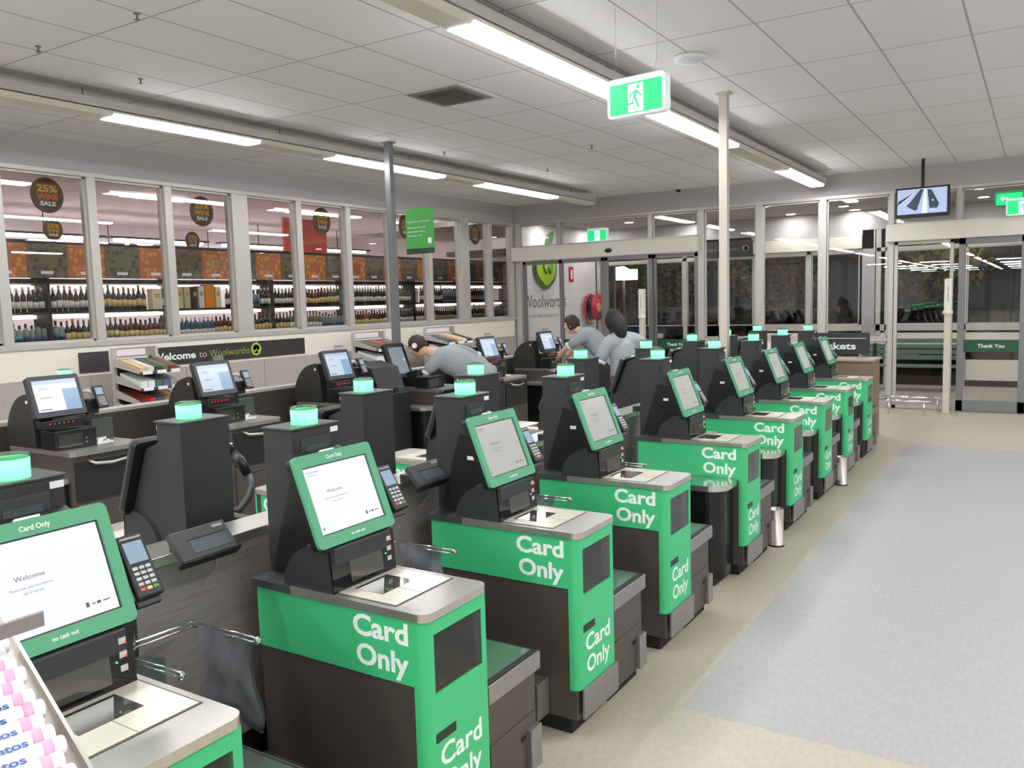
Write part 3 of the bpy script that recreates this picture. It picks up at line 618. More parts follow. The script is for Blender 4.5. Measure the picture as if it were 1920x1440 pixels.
KL = ['green card-only kiosk cut off by the bottom left corner, candy rolls before it', 'whole green card-only kiosk nearest to the camera, tall bright screen left of centre', 'third green card-only kiosk of the right row, just right of the bottom centre',
      'fourth green card-only kiosk, just before the first rounded steel shelf', 'fifth green card-only kiosk, first with a rounded steel shelf beside it', 'sixth green card-only kiosk of the right row, behind the nearer steel bin',
      'third green card-only kiosk from the far end of the right row', 'second green card-only kiosk from the far end of the right row', 'green card-only kiosk at the far end of the right row, by the wooden counter']
kiosks = []
def recolour(k, nm, m):
    for ch in children(k):
        if ch.name.split('.')[0] == nm: ch.material_slots[0].link = 'OBJECT'; ch.material_slots[0].material = m
for i, y in enumerate(KY):
    if i == 0: k = k0; k.location = (X0, y, 0)
    else: k = copy_tree(k0, loc=(X0, y, 0), skip=('kick_box', 'kick_edge') if i >= 4 else ())
    tag(k, KL[i], group='green kiosks facing the walkway')
    if i >= 2: set_screen(k, SCREEN2)
    kiosks.append(k)
    if i == 0: b = b0; b.location = (X0, y, 0)
    else: b = copy_tree(b0, loc=(X0, y, 0))
    tag(b, 'brown bagging cabinet with grey tray top beside the kiosk %s' % ORDN[i], group='bagging cabinets of the right row')
    if i >= 4:
        if i == 4: s = s0; s.location = (X0, y, 0)
        else: s = copy_tree(s0, loc=(X0, y, 0))
        tag(s, 'rounded steel shelf on a black cabinet, %s of the five shelves' % ['nearest', 'second', 'middle', 'second farthest', 'farthest'][i-4], group='rounded basket shelves')
# the middle row, back to back with the first
XB = -3.4415
for i in range(1, 9):
    y = KY[i]+(.03 if i == 8 else 0)
    k = copy_tree(k0, loc=(XB, y+.33, 0), rz=PI, skip=('card_reader', 'reader_bracket', 'reader_arm', 'camera_clip')); recolour(k, 'monitor_bezel', mat('bezel_grey', (70, 72, 74), .4))
    tag(k, 'middle row kiosk seen from behind, backing the %s' % ['', 'nearest whole kiosk', 'third right-row kiosk', 'fourth right-row kiosk', 'fifth right-row kiosk', 'sixth right-row kiosk', 'third right-row kiosk from the far end', 'second right-row kiosk from the far end', 'farthest right-row kiosk'][i], group='middle row kiosks facing away')
# dividers between the rows
dv = empty('checkout_divider', (-2.495, 0, 0), 0, 'grey woodgrain divider with a steel cap between the two green kiosk rows', 'divider')
MB().box(-.08, .08, .3, 10.35, .26, .965).build('panel', WOOD, dv)
MB().box(-.06, .06, .3, 10.3, 0, .26).build('recessed_base', RUBBER, dv)
MB().box(-.085, .085, .28, 10.37, .965, 1.0, .004).build('steel_cap', STEEL, dv)
dv = empty('checkout_divider', (-6.45, 0, 0), 0, 'brown divider wall with a pale cap behind the left black checkouts', 'divider')
MB().box(-.06, .06, -1, 11.2, 0, .99).build('panel', BROWN, dv); MB().box(-.07, .07, -1, 11.2, .99, 1.02, .003).build('cap', ALU, dv)
# customer displays on the divider
def make_disp():
    t = empty('customer_display', (0, 0, 0), 0, '', 'display')
    G = monitor_frame((.045, 0, 1.055), .75)
    MB(G).box(-.105, .105, -.055, .055, -.03, 0, .005).build('case', DGREY, t)
    MB(G).box(-.055, .085, -.038, .010, 0, .0012).build('lcd_panel', LCD, t); MB(G).box(-.06, .09, .013, .016, 0, .001).build('hood_line', RUBBER, t)
    MB(G).box(.05, .09, .034, .044, 0, .001).build('label', mat('strip_grey', (150, 150, 155), .5), t)
    MB().box(-.10, .03, -.03, .03, 1.0, 1.035).build('bracket', BLACK2, t)
    MB(G).box(-.112, .11, -.065, -.052, -.035, .006, .003).build('lower_lip', BLACK2, t)
    return t
d0 = make_disp()
DY = [1.71, 2.90, 4.13, 5.46, 7.0, 8.35, 9.55]
for i in range(0, 7):
    d = d0 if i == 0 else copy_tree(d0)
    d.location = (-2.33, DY[i], 0.0)
    tag(d, 'tilted grey customer display on the divider beyond the kiosk %s' % ORDN[i], group='customer displays')
# cables of the displays
for i in range(2):
    y = DY[i]
    tag(MB().tube([(-2.405, y+.10, 1.02), (-2.404, y+.14, .97), (-2.405, y+.13, .90), (-2.405, y+.06, .86)], .0025).build('display_cable', mat('strip_grey', (150, 150, 155), .5)), 'thin grey cable below the %s customer display' % ['nearest', 'second'][i], 'cable')
# chrome bag hangers with film bags
def make_hanger():
    t = empty('bag_hanger', (0, 0, 0), 0, '', 'bag rack')
    MB().box(-.012, .0, .10, .14, .70, .84).build('wall_plate', STEEL, t)
    for z in (.782, .80): MB().tube([(.0, .12, z), (.12, .05, z), (.14, .0, z)], .005).build('rear_bar', CHROME, t)
    for z in (.785, .80): MB().tube([(.11, -.02, z), (.13, .24, z), (.12, .26, z)], .004).build('cross_bar', CHROME, t)
    for y in (-.02, .25):
        for dz in (0, .015): MB().tube([(.12, y, .785+dz), (.42, y+.01, .785+dz)], .0035).build('arm', CHROME, t)
        MB().sph((.425, y+.01, .793), .013).build('arm_end', CHROME, t)
    MB().tube([(.19, -.02, .79), (.185, -.03, .85)], .003).sph((.185, -.03, .855), .009).build('upright_pin', CHROME, t)
    return t
hg = make_hanger()
def film_bag(loc, rz, s, lab, seed, h=.25):
    rnd = random.Random(seed); bm = bmesh.new(); nx, nz = 14, 10; vs = {}
    for side in (0, 1):
        for i in range(nx+1):
            for j in range(nz+1):
                u, v = i/nx-.5, j/nz
                x = u*.17*s*(1+.25*v)+.01*math.sin(9*v+3*u); z = -v*h*s*(1-.15*math.cos(5*u))
                y = (1 if side else -1)*(.006+.016*math.sin(PI*v)*math.cos(PI*u*.98))+.008*math.sin(17*u+5*v+seed)+.006*math.sin(11*v-4*u)
                vs[side, i, j] = bm.verts.new((x, y, z))
    for side in (0, 1):
        for i in range(nx):
            for j in range(nz): bm.faces.new((vs[side, i, j], vs[side, i+1, j], vs[side, i+1, j+1], vs[side, i, j+1]))
    for i in range(nx): bm.faces.new((vs[0, i, nz], vs[0, i+1, nz], vs[1, i+1, nz], vs[1, i, nz]))
    me = bpy.data.meshes.new('plastic_bag'); bm.to_mesh(me); bm.free(); me.materials.append(PLASTIC_BAG)
    for p in me.polygons: p.use_smooth = True
    o = bpy.data.objects.new('plastic_bag', me); col.objects.link(o); o.location = loc; o.rotation_euler = (0, 0, rz)
    return tag(o, lab, 'bag')
for i in range(0, 6):
    h = hg if i == 0 else copy_tree(hg); h.location = (-2.415, KY[i]+.50, 0)
    tag(h, 'chrome bag hanger on the divider beyond the kiosk %s' % ORDN[i], group='chrome bag hangers')
film_bag((-2.13, KY[0]+.755, .80), .15, 1.15, 'grey film bag hanging on the far arm of the nearest chrome hanger', 1)
film_bag((-2.22, KY[0]+.485, .80), .5, 1.2, 'crumpled grey film bag on the near arm of the nearest chrome hanger', 2)
film_bag((-2.16, KY[1]+.755, .80), .3, 1.0, 'grey film bag on the hanger behind the nearest whole kiosk', 3, .2)
film_bag((-2.16, KY[2]+.755, .80), .3, .8, 'grey film bag on the hanger behind the bottom centre kiosk', 4, .2)
# steel bins at the cabinet feet
for (x, y, lab) in ((-1.565, 5.965, 'small round steel bin at the foot of the fifth kiosk cabinet'), (-1.54, 8.165, 'small round steel bin farther down the right row')):
    o = empty('steel_bin', (x, y, 0), 0, lab, 'bin')
    MB().lathe([(.056, 0), (.056, .012), (.053, .013), (.052, .265), (.05, .27), (.046, .267), (.046, .02)], seg=28).build('body', mat('satin_steel', (200, 192, 184), .35, .7), o)
    MB().lathe([(.058, 0), (.058, .012)], seg=28).build('base_ring', RUBBER, o)
# wooden counter and the baskets sign at the end
ct = empty('wooden_counter', (-2.2, 10.75, 0), 0, 'brown wooden counter box behind the farthest green kiosk', 'counter')
MB().box(-.05, .52, 0, .5, 0, .96, .004).build('carcass', mat('brown_wood', (136, 116, 96), .55, noise=.8, nscale=5, aniso=(1, 1, 12), ndark=.75), ct)
MB().box(-.07, .54, -.02, .52, .96, .985, .003).build('top', mat('pale_wood_edge', (176, 160, 142), .5), ct)
bs = empty('baskets_sign', (-2.13, 11.3, .985), 0, 'dark sign reading Baskets standing on the wooden counter', 'sign')
MB().box(-.52, .32, -.012, .012, .02, .30).build('board', mat('sign_charcoal', (50, 52, 54), .5), bs)
MB().box(-.42, .28, -.014, -.012, .225, .232).build('rule', WHITE, bs)
text('Baskets', WHITE, width=.50, height=.085, xf=frame((-.34, -.0125, .09), (1, 0, 0), (0, 0, 1)), bold=.03, name='lettering', parent=bs)
MB().box(-.3, -.28, -.02, .05, -.02, .03).box(.2, .22, -.02, .05, -.02, .03).build('foot', STEEL, bs)
MB().box(-.10, .0, -.05, .05, .0, .02).build('base', RUBBER, bs)

# ================================================================ black checkouts of the left row
def make_black(label):
    t = empty('black_checkout', (0, 0, 0), 0, label, 'self checkout'); D = .55
    MB().box(-.74, -.05, .02, D-.02, 0, .08).build('plinth', RUBBER, t)
    MB().box(-.77, -.02, .0, D, .07, .835, .004).build('cabinet', BROWN, t)
    MB().prism([(-.77, -.005), (-.01, -.005), (.01, .03), (.01, D-.06), (-.05, D+.01), (-.77, D+.01)], .835, .866, axis='z').build('steel_top', STEEL, t)
    dr = MB().box(-.02, -.005, .03, D-.03, .52, .80, .004).build('drawer', mat('drawer_dark', (34, 36, 34), .4), t)
    MB().tube([(-.005, .12, .80), (.03, .15, .775), (.04, .27, .765), (.03, .39, .775), (-.005, .42, .80)], .012).build('drawer_handle', STEEL, dr)
    MB().box(-.02, -.006, .03, D-.03, .10, .50, .004).build('door', BROWN, t)
    prof = [(-.42, .87), (-.44, 1.10), (-.47, 1.24), (-.50, 1.25)]+[(-.52-.29*math.sin(a), .87+.37*math.cos(a)) for a in [PI/2*i/10 for i in range(1, 11)]]
    MB().prism(prof, .0, .14, axis='y').build('side_housing', mat('housing_black', (44, 42, 38), .5), t)
    MB().prism([(-.42, .87), (-.44, 1.06), (-.76, 1.0), (-.76, .87)], .14, .45, axis='y').build('rear_housing', BLACK2, t)
    MB().cyl((-.50, -.003, 1.19), .012, .006, 'y', 14).build('lock_button', STICK, t)
    s = MB().box(-.36, -.18, .0, .30, .868, 1.0, .006).build('scanner', BLACK2, t)
    MB().box(-.182, -.176, .02, .19, .885, .97).build('scanner_window', MIRROR, s)
    for k in range(2): MB().cyl((-.178, .22, .90+k*.03), .006, .006, 'x', 10).build('button', STEEL, s)
    lb = MB().box(-.30, -.19, -.06, .22, 1.02, 1.075, .004).build('light_bar', BLACK2, t)
    for k in range(6): MB().cyl((-.189, -.02+k*.032, 1.055), .0035, .005, 'x', 8).build('indicator_light', REDLED, lb)
    F = monitor_frame((-.27, .09, 1.238), .35)
    mh = MB(F).prism(rrect(.36, .295, .015), -.045, .0, axis='z').build('monitor', mat('monitor_charcoal', (48, 52, 56), .4), t)
    MB(F).box(-.11, .12, -.12, .10, -.11, -.045, .01).build('monitor_back', BLACK2, mh)
    sc = MB(F).box(-.1525, .1525, -.108, .1145, .0, .0012).build('screen', SCREENB, t)
    MB(F).box(.04, .1525, -.108, .045, .0012, .0018).build('screen_sidebar', SCREENB2, sc)
    MB(F).box(-.1525, .1525, .085, .1145, .0012, .0018).build('screen_header', mat('screen_header', (20, 20, 20), .2, emit=(180, 200, 226), es=.9), sc)
    MB(F).box(-.12, -.04, -.012, -.008, .0012, .0018).box(-.14, -.06, -.097, -.091, .0012, .0018).box(-.12, -.05, .05, .053, .0012, .0018).build('screen_lines', INK, sc)
    text('Welcome', INK, width=.06, height=.008, xf=F @ Matrix.Translation((-.125, .062, .0019)), name='screen_lettering', parent=sc)
    # lamp, pin pad on an arm
    MB().box(-.42, -.34, .17, .26, 1.28, 1.355, .004).build('lamp_mount', BLACK2, t)
    l = MB().lathe([(.042, 0), (.043, .045), (.042, .046)], c=(-.38, .215, 1.355), seg=24).build('status_light', LAMPOFF, t)
    MB().lathe([(.044, 0), (.044, .008), (.03, .010)], c=(-.38, .215, 1.401), seg=24).build('lamp_cap', mat('lamp_cap_grey', (120, 126, 124), .2, alpha=.8), l)
    MB().tube([(-.32, .25, 1.24), (-.27, .31, 1.25), (-.26, .34, 1.22)], .014).build('reader_arm', ALU, t)
    MB().box(-.30, -.24, .28, .37, 1.08, 1.19, .01).build('reader_mount', BLACK2, t)
    G = monitor_frame((-.21, .37, 1.205), .45)
    cr = MB(G).box(-.037, .037, -.085, .085, -.025, 0, .006).build('card_reader', BLACK2, t)
    MB(G).box(-.027, .027, .014, .068, 0, .0012).build('reader_screen', PINSCR, cr)
    k_ = MB(G)
    for r in range(5):
        for c in range(3): k_.box(-.027+c*.0185, -.012+c*.0185, -.010-r*.0145, -.001-r*.0145, .0, .0022, .0015, 1, 1 if r == 4 and c == 0 else 0)
    k_.build('keypad', [KEYS, mat('key_red', (225, 80, 90), .5)], cr)
    MB().prism([(-.30, .87), (-.30, 1.03), (-.33, 1.03), (-.40, .87)], .34, .50, axis='y').build('coin_unit', mat('coin_unit_grey', (70, 76, 70), .4), t)
    MB().lathe([(.035, 0), (.03, .012), (.01, .016)], c=(-.27, .42, .868)).build('coin_cup', STEEL, t)
    # near-side shelf
    pts = [(-.50, -.004), (-.50, -.24)]+[(-.14+.10*math.sin(a), -.24+.10-.10*math.cos(a)) for a in [PI/2*i/6 for i in range(7)]]+[(-.04, -.004)]
    MB().prism(pts, .655, .69, axis='z').build('steel_side_shelf', STEEL, t)
    MB().prism([(p[0]*.96-.02, p[1]*.85-.003) for p in pts], .05, .655, axis='z').build('side_cabinet', mat('black_gloss_cabinet', (20, 20, 20), .25), t)
    return t
RY = [3.10, 4.42, 5.86, 7.22, 8.50, 9.95]; XL = -5.48
RL = ['black checkout at the left picture edge with a lit green lamp and bright screen', 'black checkout beside the goods rack, its screen under the Welcome sign', 'black checkout with blue screen left of the bending worker',
      'black checkout opened up under the bending worker', 'black checkout just right of the bending worker', 'farthest black checkout, beside the reaching worker']
bk0 = make_black('')
for i, y in enumerate(RY):
    skip = ('monitor', 'screen', 'status_light', 'lamp_mount', 'side_housing', 'reader_arm', 'reader_mount', 'card_reader', 'light_bar', 'coin_unit', 'coin_cup') if i == 3 else ()
    k = bk0 if i == 0 else copy_tree(bk0, skip=skip)
    k.location = (XL, y, 0); tag(k, RL[i], group='black checkouts of the left row')
    if i in (0, 1, 4):
        pr = empty('receipt_paper', (XL-.27, y+.40-.02, .868), .2, 'loose white receipts on the steel top of the %s' % {0: 'leftmost black checkout', 1: 'checkout beside the goods rack', 4: 'checkout right of the bending worker'}[i], 'paper')
        MB().prism([(-.09, -.08), (.08, -.10), (.10, .02), (.02, .09), (-.06, .05)], .0, .003, axis='z').build('sheet', PAPER, pr)
        MB().prism([(-.02, -.10), (.04, -.06), (-.01, .06), (-.06, .03)], .003, .03, axis='z').build('folded_slip', PAPER, pr)
recolour(bk0, 'status_light', LAMP); recolour(bk0, 'screen', SCREEN)
# opened unit: monitor hinged up, black open cover
om_ = empty('swung_open_monitor', (-6.12, 7.36, 0), 0, 'monitor swung open on edge in front of the bending worker', 'monitor')
F = Matrix.Translation((-.02, -.05, 1.17)) @ Matrix.Rotation(math.radians(-8), 4, 'Z') @ Matrix.Rotation(math.radians(-24), 4, 'Y') @ Matrix(((0, 0, 1, 0), (1, 0, 0, 0), (0, 1, 0, 0), (0, 0, 0, 1)))
MB(F).prism(rrect(.30, .42, .015), -.05, 0, axis='z').build('casing', BLACK2, om_)
MB(F).box(-.10, .11, -.16, .16, 0, .0015).build('screen', mat('screen_grey', (20, 20, 20), .2, emit=(150, 158, 168), es=.8), om_)
MB().box(-.08, .0, -.04, .04, .868, 1.02).build('hinge_arm', BLACK2, om_)
oc = empty('open_cash_housing', (-6.0, 6.88, 0), 0, 'black open machine housing left of the bending worker', 'machine cover')
MB().prism([(-.30, .87), (-.30, 1.08), (-.10, 1.20), (.14, 1.14), (.24, .87)], -.34, .08, axis='y').box(-.30, .30, -.34, .08, 0, .87, .004).build('shell', BLACK2, oc)
MB().box(.245, .30, -.10, .0, .87, .93).build('latch', DGREY, oc)
# hand scanner with its cable
hs = empty('hand_scanner', (-3.22, 2.52, -.1), 0, 'black hand scanner on a curved grey stand behind the nearest middle kiosk', 'scanner')
MB().tube([(.14, -.12, 1.0), (.17, -.05, .99), (.185, .0, 1.04), (.18, .03, 1.10), (.15, .03, 1.15)], .017).build('stand', DGREY, hs)
MB().tube([(.15, .03, 1.14), (.12, .02, 1.20), (.08, .0, 1.235)], [.022, .026, .03], 12).build('grip', BLACK2, hs)
MB().sph((.06, -.01, 1.25), .045, (1, 1, .8)).build('head', GLOSSB, hs); MB().box(.05, .09, -.03, .01, 1.283, 1.286).build('label', STICK, hs)
MB().tube([(.14, .04, 1.14), (.2, .16, 1.17), (.28, .26, 1.24), (.3, .22, 1.28)], .004).build('cable', DGREY, hs)
MB().box(.05, .35, -.16, -.10, .1, 1.0, .004).build('mount', BLACK2, hs)

# ================================================================ goods racks against the left wall
GC = [(200, 60, 50), (230, 190, 140), (90, 110, 80), (70, 90, 120), (220, 215, 200), (120, 60, 40), (150, 120, 70), (60, 70, 66)]
def rack(y0, y1, lab, seed, tiers=(1.20, 1.03, .87, .74)):
    rnd = random.Random(seed); t = empty('goods_rack', (-8.25, y0, 0), 0, lab, 'rack'); L_ = y1-y0
    MB().box(-.02, .02, -.02, .02, 0, 1.42).build('post', ALU, t); MB().box(-.02, .02, L_-.02, L_+.02, 0, 1.42).build('post', ALU, t)
    MB().box(-.01, .01, 0, L_, 1.32, 1.42).build('header', mat('header_taupe', (150, 138, 126), .5), t); MB().box(.01, .014, .03, L_-.13, 1.335, 1.405).build('header_card', WHITEW, t)
    MB().box(-.015, .0, 0, L_, .1, 1.3).build('back_panel', BROWN, t)
    MB().box(-.015, .40, 0, L_, 0, .1).build('base', BROWN, t)
    for z in tiers:
        f = MB(); f.prism([(0, z+.06), (.43, z-.03), (.43, z-.045), (0, z+.03)], 0, L_, axis='y'); f.build('shelf', mat('shelf_dark', (74, 66, 60), .5), t)
        for y in (0, L_): MB().prism([(0, z+.12), (.43, z-.0), (.43, z-.04), (0, z+.03)], y-.004, y+.004, axis='y').build('side_bracket', ALU, t)
        for k in range(3): MB().box(.43, .435, .04+k*L_/3, .04+k*L_/3+L_/4.5, z-.05, z-.015).build('price_card', STICK, t)
    for zi, z in enumerate(tiers):
        nn = 5
        for k in range(nn):
            a = .03+(L_-.06)*k/nn; c = GC[(k*3+zi*2+seed) % 8] if zi != 1 else (WHITE and [(235, 235, 235), (235, 235, 235), (90, 110, 110), (90, 100, 120), (150, 150, 150)][k])
            h = .05 if zi != 1 else .08
            g = MB(); M = Matrix.Translation((-8.25, y0, 0))
            g.prism([(.05, z+.05), (.40, z-.022), (.40, z-.022+h*.9), (.05, z+.05+h)], a, a+(L_-.06)/nn-.012, axis='y', m=None); 
            o = g.build('snack_packs', mat('goods_%d_%d_%d' % c, c, .45), None, (-8.25, y0, 0))
            tag(o, '%s row of packs, %s from the left on the %s shelf of the %s rack' % (('red' if c[0] > 180 and c[1] < 100 else 'pale' if c[1] > 180 else 'dark' if c[0] < 100 else 'brown'), ['first', 'second', 'third', 'fourth', 'last'][k], ['top', 'second', 'third', 'lowest'][zi], {1: 'nearest', 2: 'middle', 3: 'farthest'}[seed]), 'goods', 'packs on the goods racks')
rack(5.20, 5.70, 'tiered goods rack against the wall left of the Welcome sign', 1)
rack(8.85, 9.5, 'tiered goods rack behind the left grey pole', 2)
rack(10.5, 11.25, 'tiered goods rack behind the bending worker', 3)
# welcome sign
wsn = empty('welcome_sign', (XW+.013, 7.1, 1.27), 0, 'long charcoal Welcome to Woolworths sign under the windows', 'sign')
MB().box(0, .012, -1.2, 1.22, -.11, .105).build('board', mat('sign_brownblack', (52, 46, 44), .55), wsn)
X_ = lambda y, z: frame((.013, y, z), (0, 1, 0), (0, 0, 1))
text('Welcome', WHITE, width=.60, height=.085, xf=X_(-1.17, -.045), bold=.03, name='lettering', parent=wsn)
text('to', mat('sign_pale', (190, 186, 178), .5), width=.11, height=.085, xf=X_(-.52, -.045), name='lettering', parent=wsn)
text('Woolworths', mat('sign_lime', (140, 158, 70), .5), width=.62, height=.09, xf=X_(-.37, -.045), name='lettering', parent=wsn)
MB().lathe([(.085, 0), (.085, .003), (.06, .003), (.06, 0)], m=X_(.36, .0)).tube([(.016, .31, .0), (.016, .33, -.04), (.016, .36, .0), (.016, .39, -.04), (.016, .41, .0)], .009).prism([(.35, .08), (.40, .105), (.38, .085)], .012, .016, axis='x').build('leaf_logo', mat('sign_lime2', (176, 205, 70), .5), wsn)
pw = empty('wall_board', (XW+.013, 5.24, 1.27), 0, 'small square dark board on the cream panel, left of the goods rack', 'sign')
MB().box(0, .012, -.17, .17, -.11, .11).build('panel', mat('board_plum', (66, 58, 64), .55), pw)

# ================================================================ mint rolls, bottom left corner
MV = Vector((math.sin(math.radians(13)), math.cos(math.radians(13)), 0)); MUh = Vector((-MV.y, MV.x, 0)); a_ = math.radians(15); MU = MUh*math.cos(a_)+Vector((0, 0, 1))*math.sin(a_)
MN = MV.cross(-MU).normalized()
if MN.z < 0: MN = -MN
MP = Vector((-.85, .447, 1.36))
MINTW = mat('mint_wrapper', (250, 244, 250), .35); MPINK = mat('mint_pink', (240, 176, 206), .4); MBLUE = mat('mint_blue', (40, 96, 160), .4); MRED = mat('mint_red', (214, 60, 90), .4)
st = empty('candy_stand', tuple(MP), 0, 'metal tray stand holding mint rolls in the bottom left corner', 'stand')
X3 = lambda a, b, c: (MU*a+MV*b+MN*c)
def obox(a0, a1, b0, b1, c0, c1):
    bm = bmesh.new(); bmesh.ops.create_cube(bm, size=1)
    for v in bm.verts: v.co = X3((a0+a1)/2+v.co.x*(a1-a0), (b0+b1)/2+v.co.y*(b1-b0), (c0+c1)/2+v.co.z*(c1-c0))
    bmesh.ops.recalc_face_normals(bm, faces=bm.faces[:]); return bm
MB().add(obox(-.2, .32, -.20, .012, -.022, -.014)).build('tray', STEEL, st)
MB().add(obox(-.2, .32, .008, .012, -.014, .0)).build('tray_lip', STEEL, st)
MB().add(obox(-.205, -.16, -.2, .05, -.02, .0)).build('front_rail', STEEL, st)
MB().box(-.05, -.02, -.12, -.09, -1.36, -.04).build('post', DGREY, st); MB().box(-.18, .12, -.25, .05, -1.36, -1.33).build('foot_plate', DGREY, st)
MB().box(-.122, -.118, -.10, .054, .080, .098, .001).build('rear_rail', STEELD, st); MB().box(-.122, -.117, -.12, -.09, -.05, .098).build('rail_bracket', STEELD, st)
def roll():
    t = empty('mint_roll', (0, 0, 0), 0, '', 'candy')
    R = Matrix((tuple(MU)+(0,), tuple(MV)+(0,), tuple(MN)+(0,), (0, 0, 0, 1))).transposed()
    MB(R).lathe([(.002, 0), (.0085, 0), (.0105, .002), (.0105, .128), (.0085, .13), (.002, .13)], seg=16, m=Matrix.Rotation(PI/2, 4, 'X')).build('wrapper', MINTW, t)
    MB(R).lathe([(.0107, .012), (.0107, .022)], seg=16, m=Matrix.Rotation(PI/2, 4, 'X')).build('pink_band', MPINK, t)
    MB(R).lathe([(.0107, .098), (.0107, .112)], seg=16, m=Matrix.Rotation(PI/2, 4, 'X')).build('pink_band', MPINK, t)
    MB(R).lathe([(.0107, .090), (.0107, .094)], seg=16, m=Matrix.Rotation(PI/2, 4, 'X')).build('red_band', MRED, t)
    text('mentos', MBLUE, width=.05, height=.0115, xf=frame(tuple(R @ Vector((.0035, -.082, .0104))), tuple(MV), tuple(MU)), bold=.03, name='lettering', parent=t, depth=.0003)
    return t
rl = roll(); nR = 0
for row in range(16):
    for lay in (0,):
        o = rl if nR == 0 else copy_tree(rl)
        o.location = MP+MU*(-.145+row*.0225)+MV*(-.004*(row % 3))
        tag(o, 'pink and white mint roll in the metal tray, %s from the low front end' % ORDW[row], group='mint rolls in the tray'); nR += 1
# ================================================================ wine shop behind the left windows
LC = mat('wine_shop_ceiling', (224, 206, 206), .8)
struct('floor', MB().box(-17.6, XW-.15, 0, 18.7, -.1, 0), mat('wine_shop_floor', (150, 136, 126), .5))
struct('ceiling', MB().box(-17.6, XW-.15, 0, 18.7, 3.75, 3.85), gridmat('wine_ceiling_tiles', (244, 228, 230), (205, 190, 190), 1.2, .6, (0, 0, 0), .012))
struct('wall_left', MB().box(-17.7, -17.6, 0, 18.7, 0, 3.75), mat('wine_wall', (228, 218, 218), .8))
struct('wall_back', MB().box(-17.6, XW-.15, -.1, 0, 0, 3.75).box(-17.6, XW-.12, 18.7, 18.8, -.03, 3.85), mat('wine_wall', (228, 218, 218), .8))
struct('trim_14', MB().box(XW-.15, XW-.12, YF, 18.7, 0, 3.75), WALL)
WL = mat('wine_tube', (255, 246, 240), .5, emit=(248, 242, 246), es=24)
for i, y in enumerate((6.2, 8.6, 11.0, 13.6, 16.2)):
    for j, (x, z) in enumerate(((-15.5, 3.2), (-17.3, 3.1))):
        o = empty('wine_shop_tube', (x, y, z), 0, 'bright tube light far back in the wine shop, %s in the %s line' % (ORDW[i], ['nearer', 'rear'][j]), 'ceiling light', 'tube lights over the back shelves')
        MB().box(-.07, .07, -1., 1., 0, .05).build('tube', WL, o); MB().box(-.09, .09, -1.15, 1.15, .05, .09).build('housing', DGREY, o)
        MB().tube([(0, 0, .09), (0, 0, 3.75-z)], .01).build('rod', DGREY, o)
for i, (x, y) in enumerate(((-9.9, 4.2), (-9.9, 7.2), (-9.9, 10.4), (-9.9, 13.6), (-12.8, 5.5), (-12.8, 9.0), (-12.8, 12.6), (-12.8, 16.))):
    o = empty('wine_shop_batten', (x, y, 3.69), 0, 'slim batten on the pink wine shop ceiling, %s in the %s line' % (ORDW[i % 4], ['nearer', 'farther'][i//4]), 'ceiling light', 'battens on the wine shop ceiling')
    MB().box(-.05, .05, -.6, .6, 0, .03).build('tube', WL, o); MB().box(-.07, .07, -.65, .65, .03, .06).build('housing', WHITE, o)
for i, (x, y) in enumerate(((-9.9, 5.4), (-11.4, 7.2), (-11.5, 10.2), (-10.6, 12.0), (-11.8, 13.4), (-11., 14.6), (-10., 16), (-12.8, 17.2), (-12, 18.0))):
    o = empty('downlight', (x, y, 3.75), 0, 'round downlight in the pink wine shop ceiling, %s along the row' % ORDW[i], 'ceiling light', 'wine shop downlights')
    MB().cyl((0, 0, -.006), .10, .012).build('lens', DOWN, o); MB().lathe([(.125, 0), (.125, -.01), (.10, -.01)]).build('bezel', WHITE, o)
SD = mat('shelving_dark', (40, 34, 32), .5); XS = -11.0
sh = empty('wine_shelving', (XS, 11.2, 0), 0, 'long dark shelving full of bottles behind the left windows', 'shelving'); y0, y1 = -7.0, 7.2
for z in (.55, 1.0, 1.40, 1.83): MB().box(-.38, 0, y0, y1, z-.03, z).build('shelf', SD, sh)
for k in range(8): MB().box(-.38, -.0, y0+k*1.9-.02, y0+k*1.9+.02, 0, 2.72).build('upright', SD, sh)
MB().box(-.37, -.02, y0, y1, 2.20, 2.26).build('top_shelf', SD, sh)
MB().box(-.38, -.36, y0, y1, 0, 1.0).build('back_panel', SD, sh); MB().box(-.36, -.30, y0, y1, 1.74, 1.79).build('strip_light', mat('shelf_glow', (255, 240, 230), .5, emit=(255, 232, 220), es=2.2), sh)
MB().box(-.36, -.30, y0, y1, 2.13, 2.18).build('strip_light', mat('shelf_glow', (255, 240, 230), .5, emit=(255, 232, 220), es=2.2), sh)
MB().box(-.38, -.0, y0, y1, 2.72, 2.76).build('crown', SD, sh)
# posters on the shelving top
def poster_mat(name, a, b_):
    m = mat(name, a, .5); nt = m.node_tree; bs_ = nt.nodes['Principled BSDF']; tc = nt.nodes.new('ShaderNodeTexCoord'); v = nt.nodes.new('ShaderNodeTexVoronoi'); v.inputs['Scale'].default_value = 11
    mr = nt.nodes.new('ShaderNodeMapRange'); mr.inputs[1].default_value = .25; mr.inputs[2].default_value = .5; mx = nt.nodes.new('ShaderNodeMix'); mx.data_type = 'RGBA'
    nt.links.new(tc.outputs['Object'], v.inputs['Vector']); nt.links.new(v.outputs[0], mr.inputs[0]); nt.links.new(mr.outputs[0], mx.inputs[0]); mx.inputs[6].default_value = s2l(a)+(1,); mx.inputs[7].default_value = s2l(b_)+(1,)
    nt.links.new(mx.outputs[2], bs_.inputs['Base Color']); return m
PO = poster_mat('poster_orange', (226, 148, 84), (180, 112, 62)); PD = poster_mat('poster_black', (78, 76, 70), (118, 106, 80))
y = 11.2+y0+.05; k = 0; names = ['orange', 'black']
yy = y
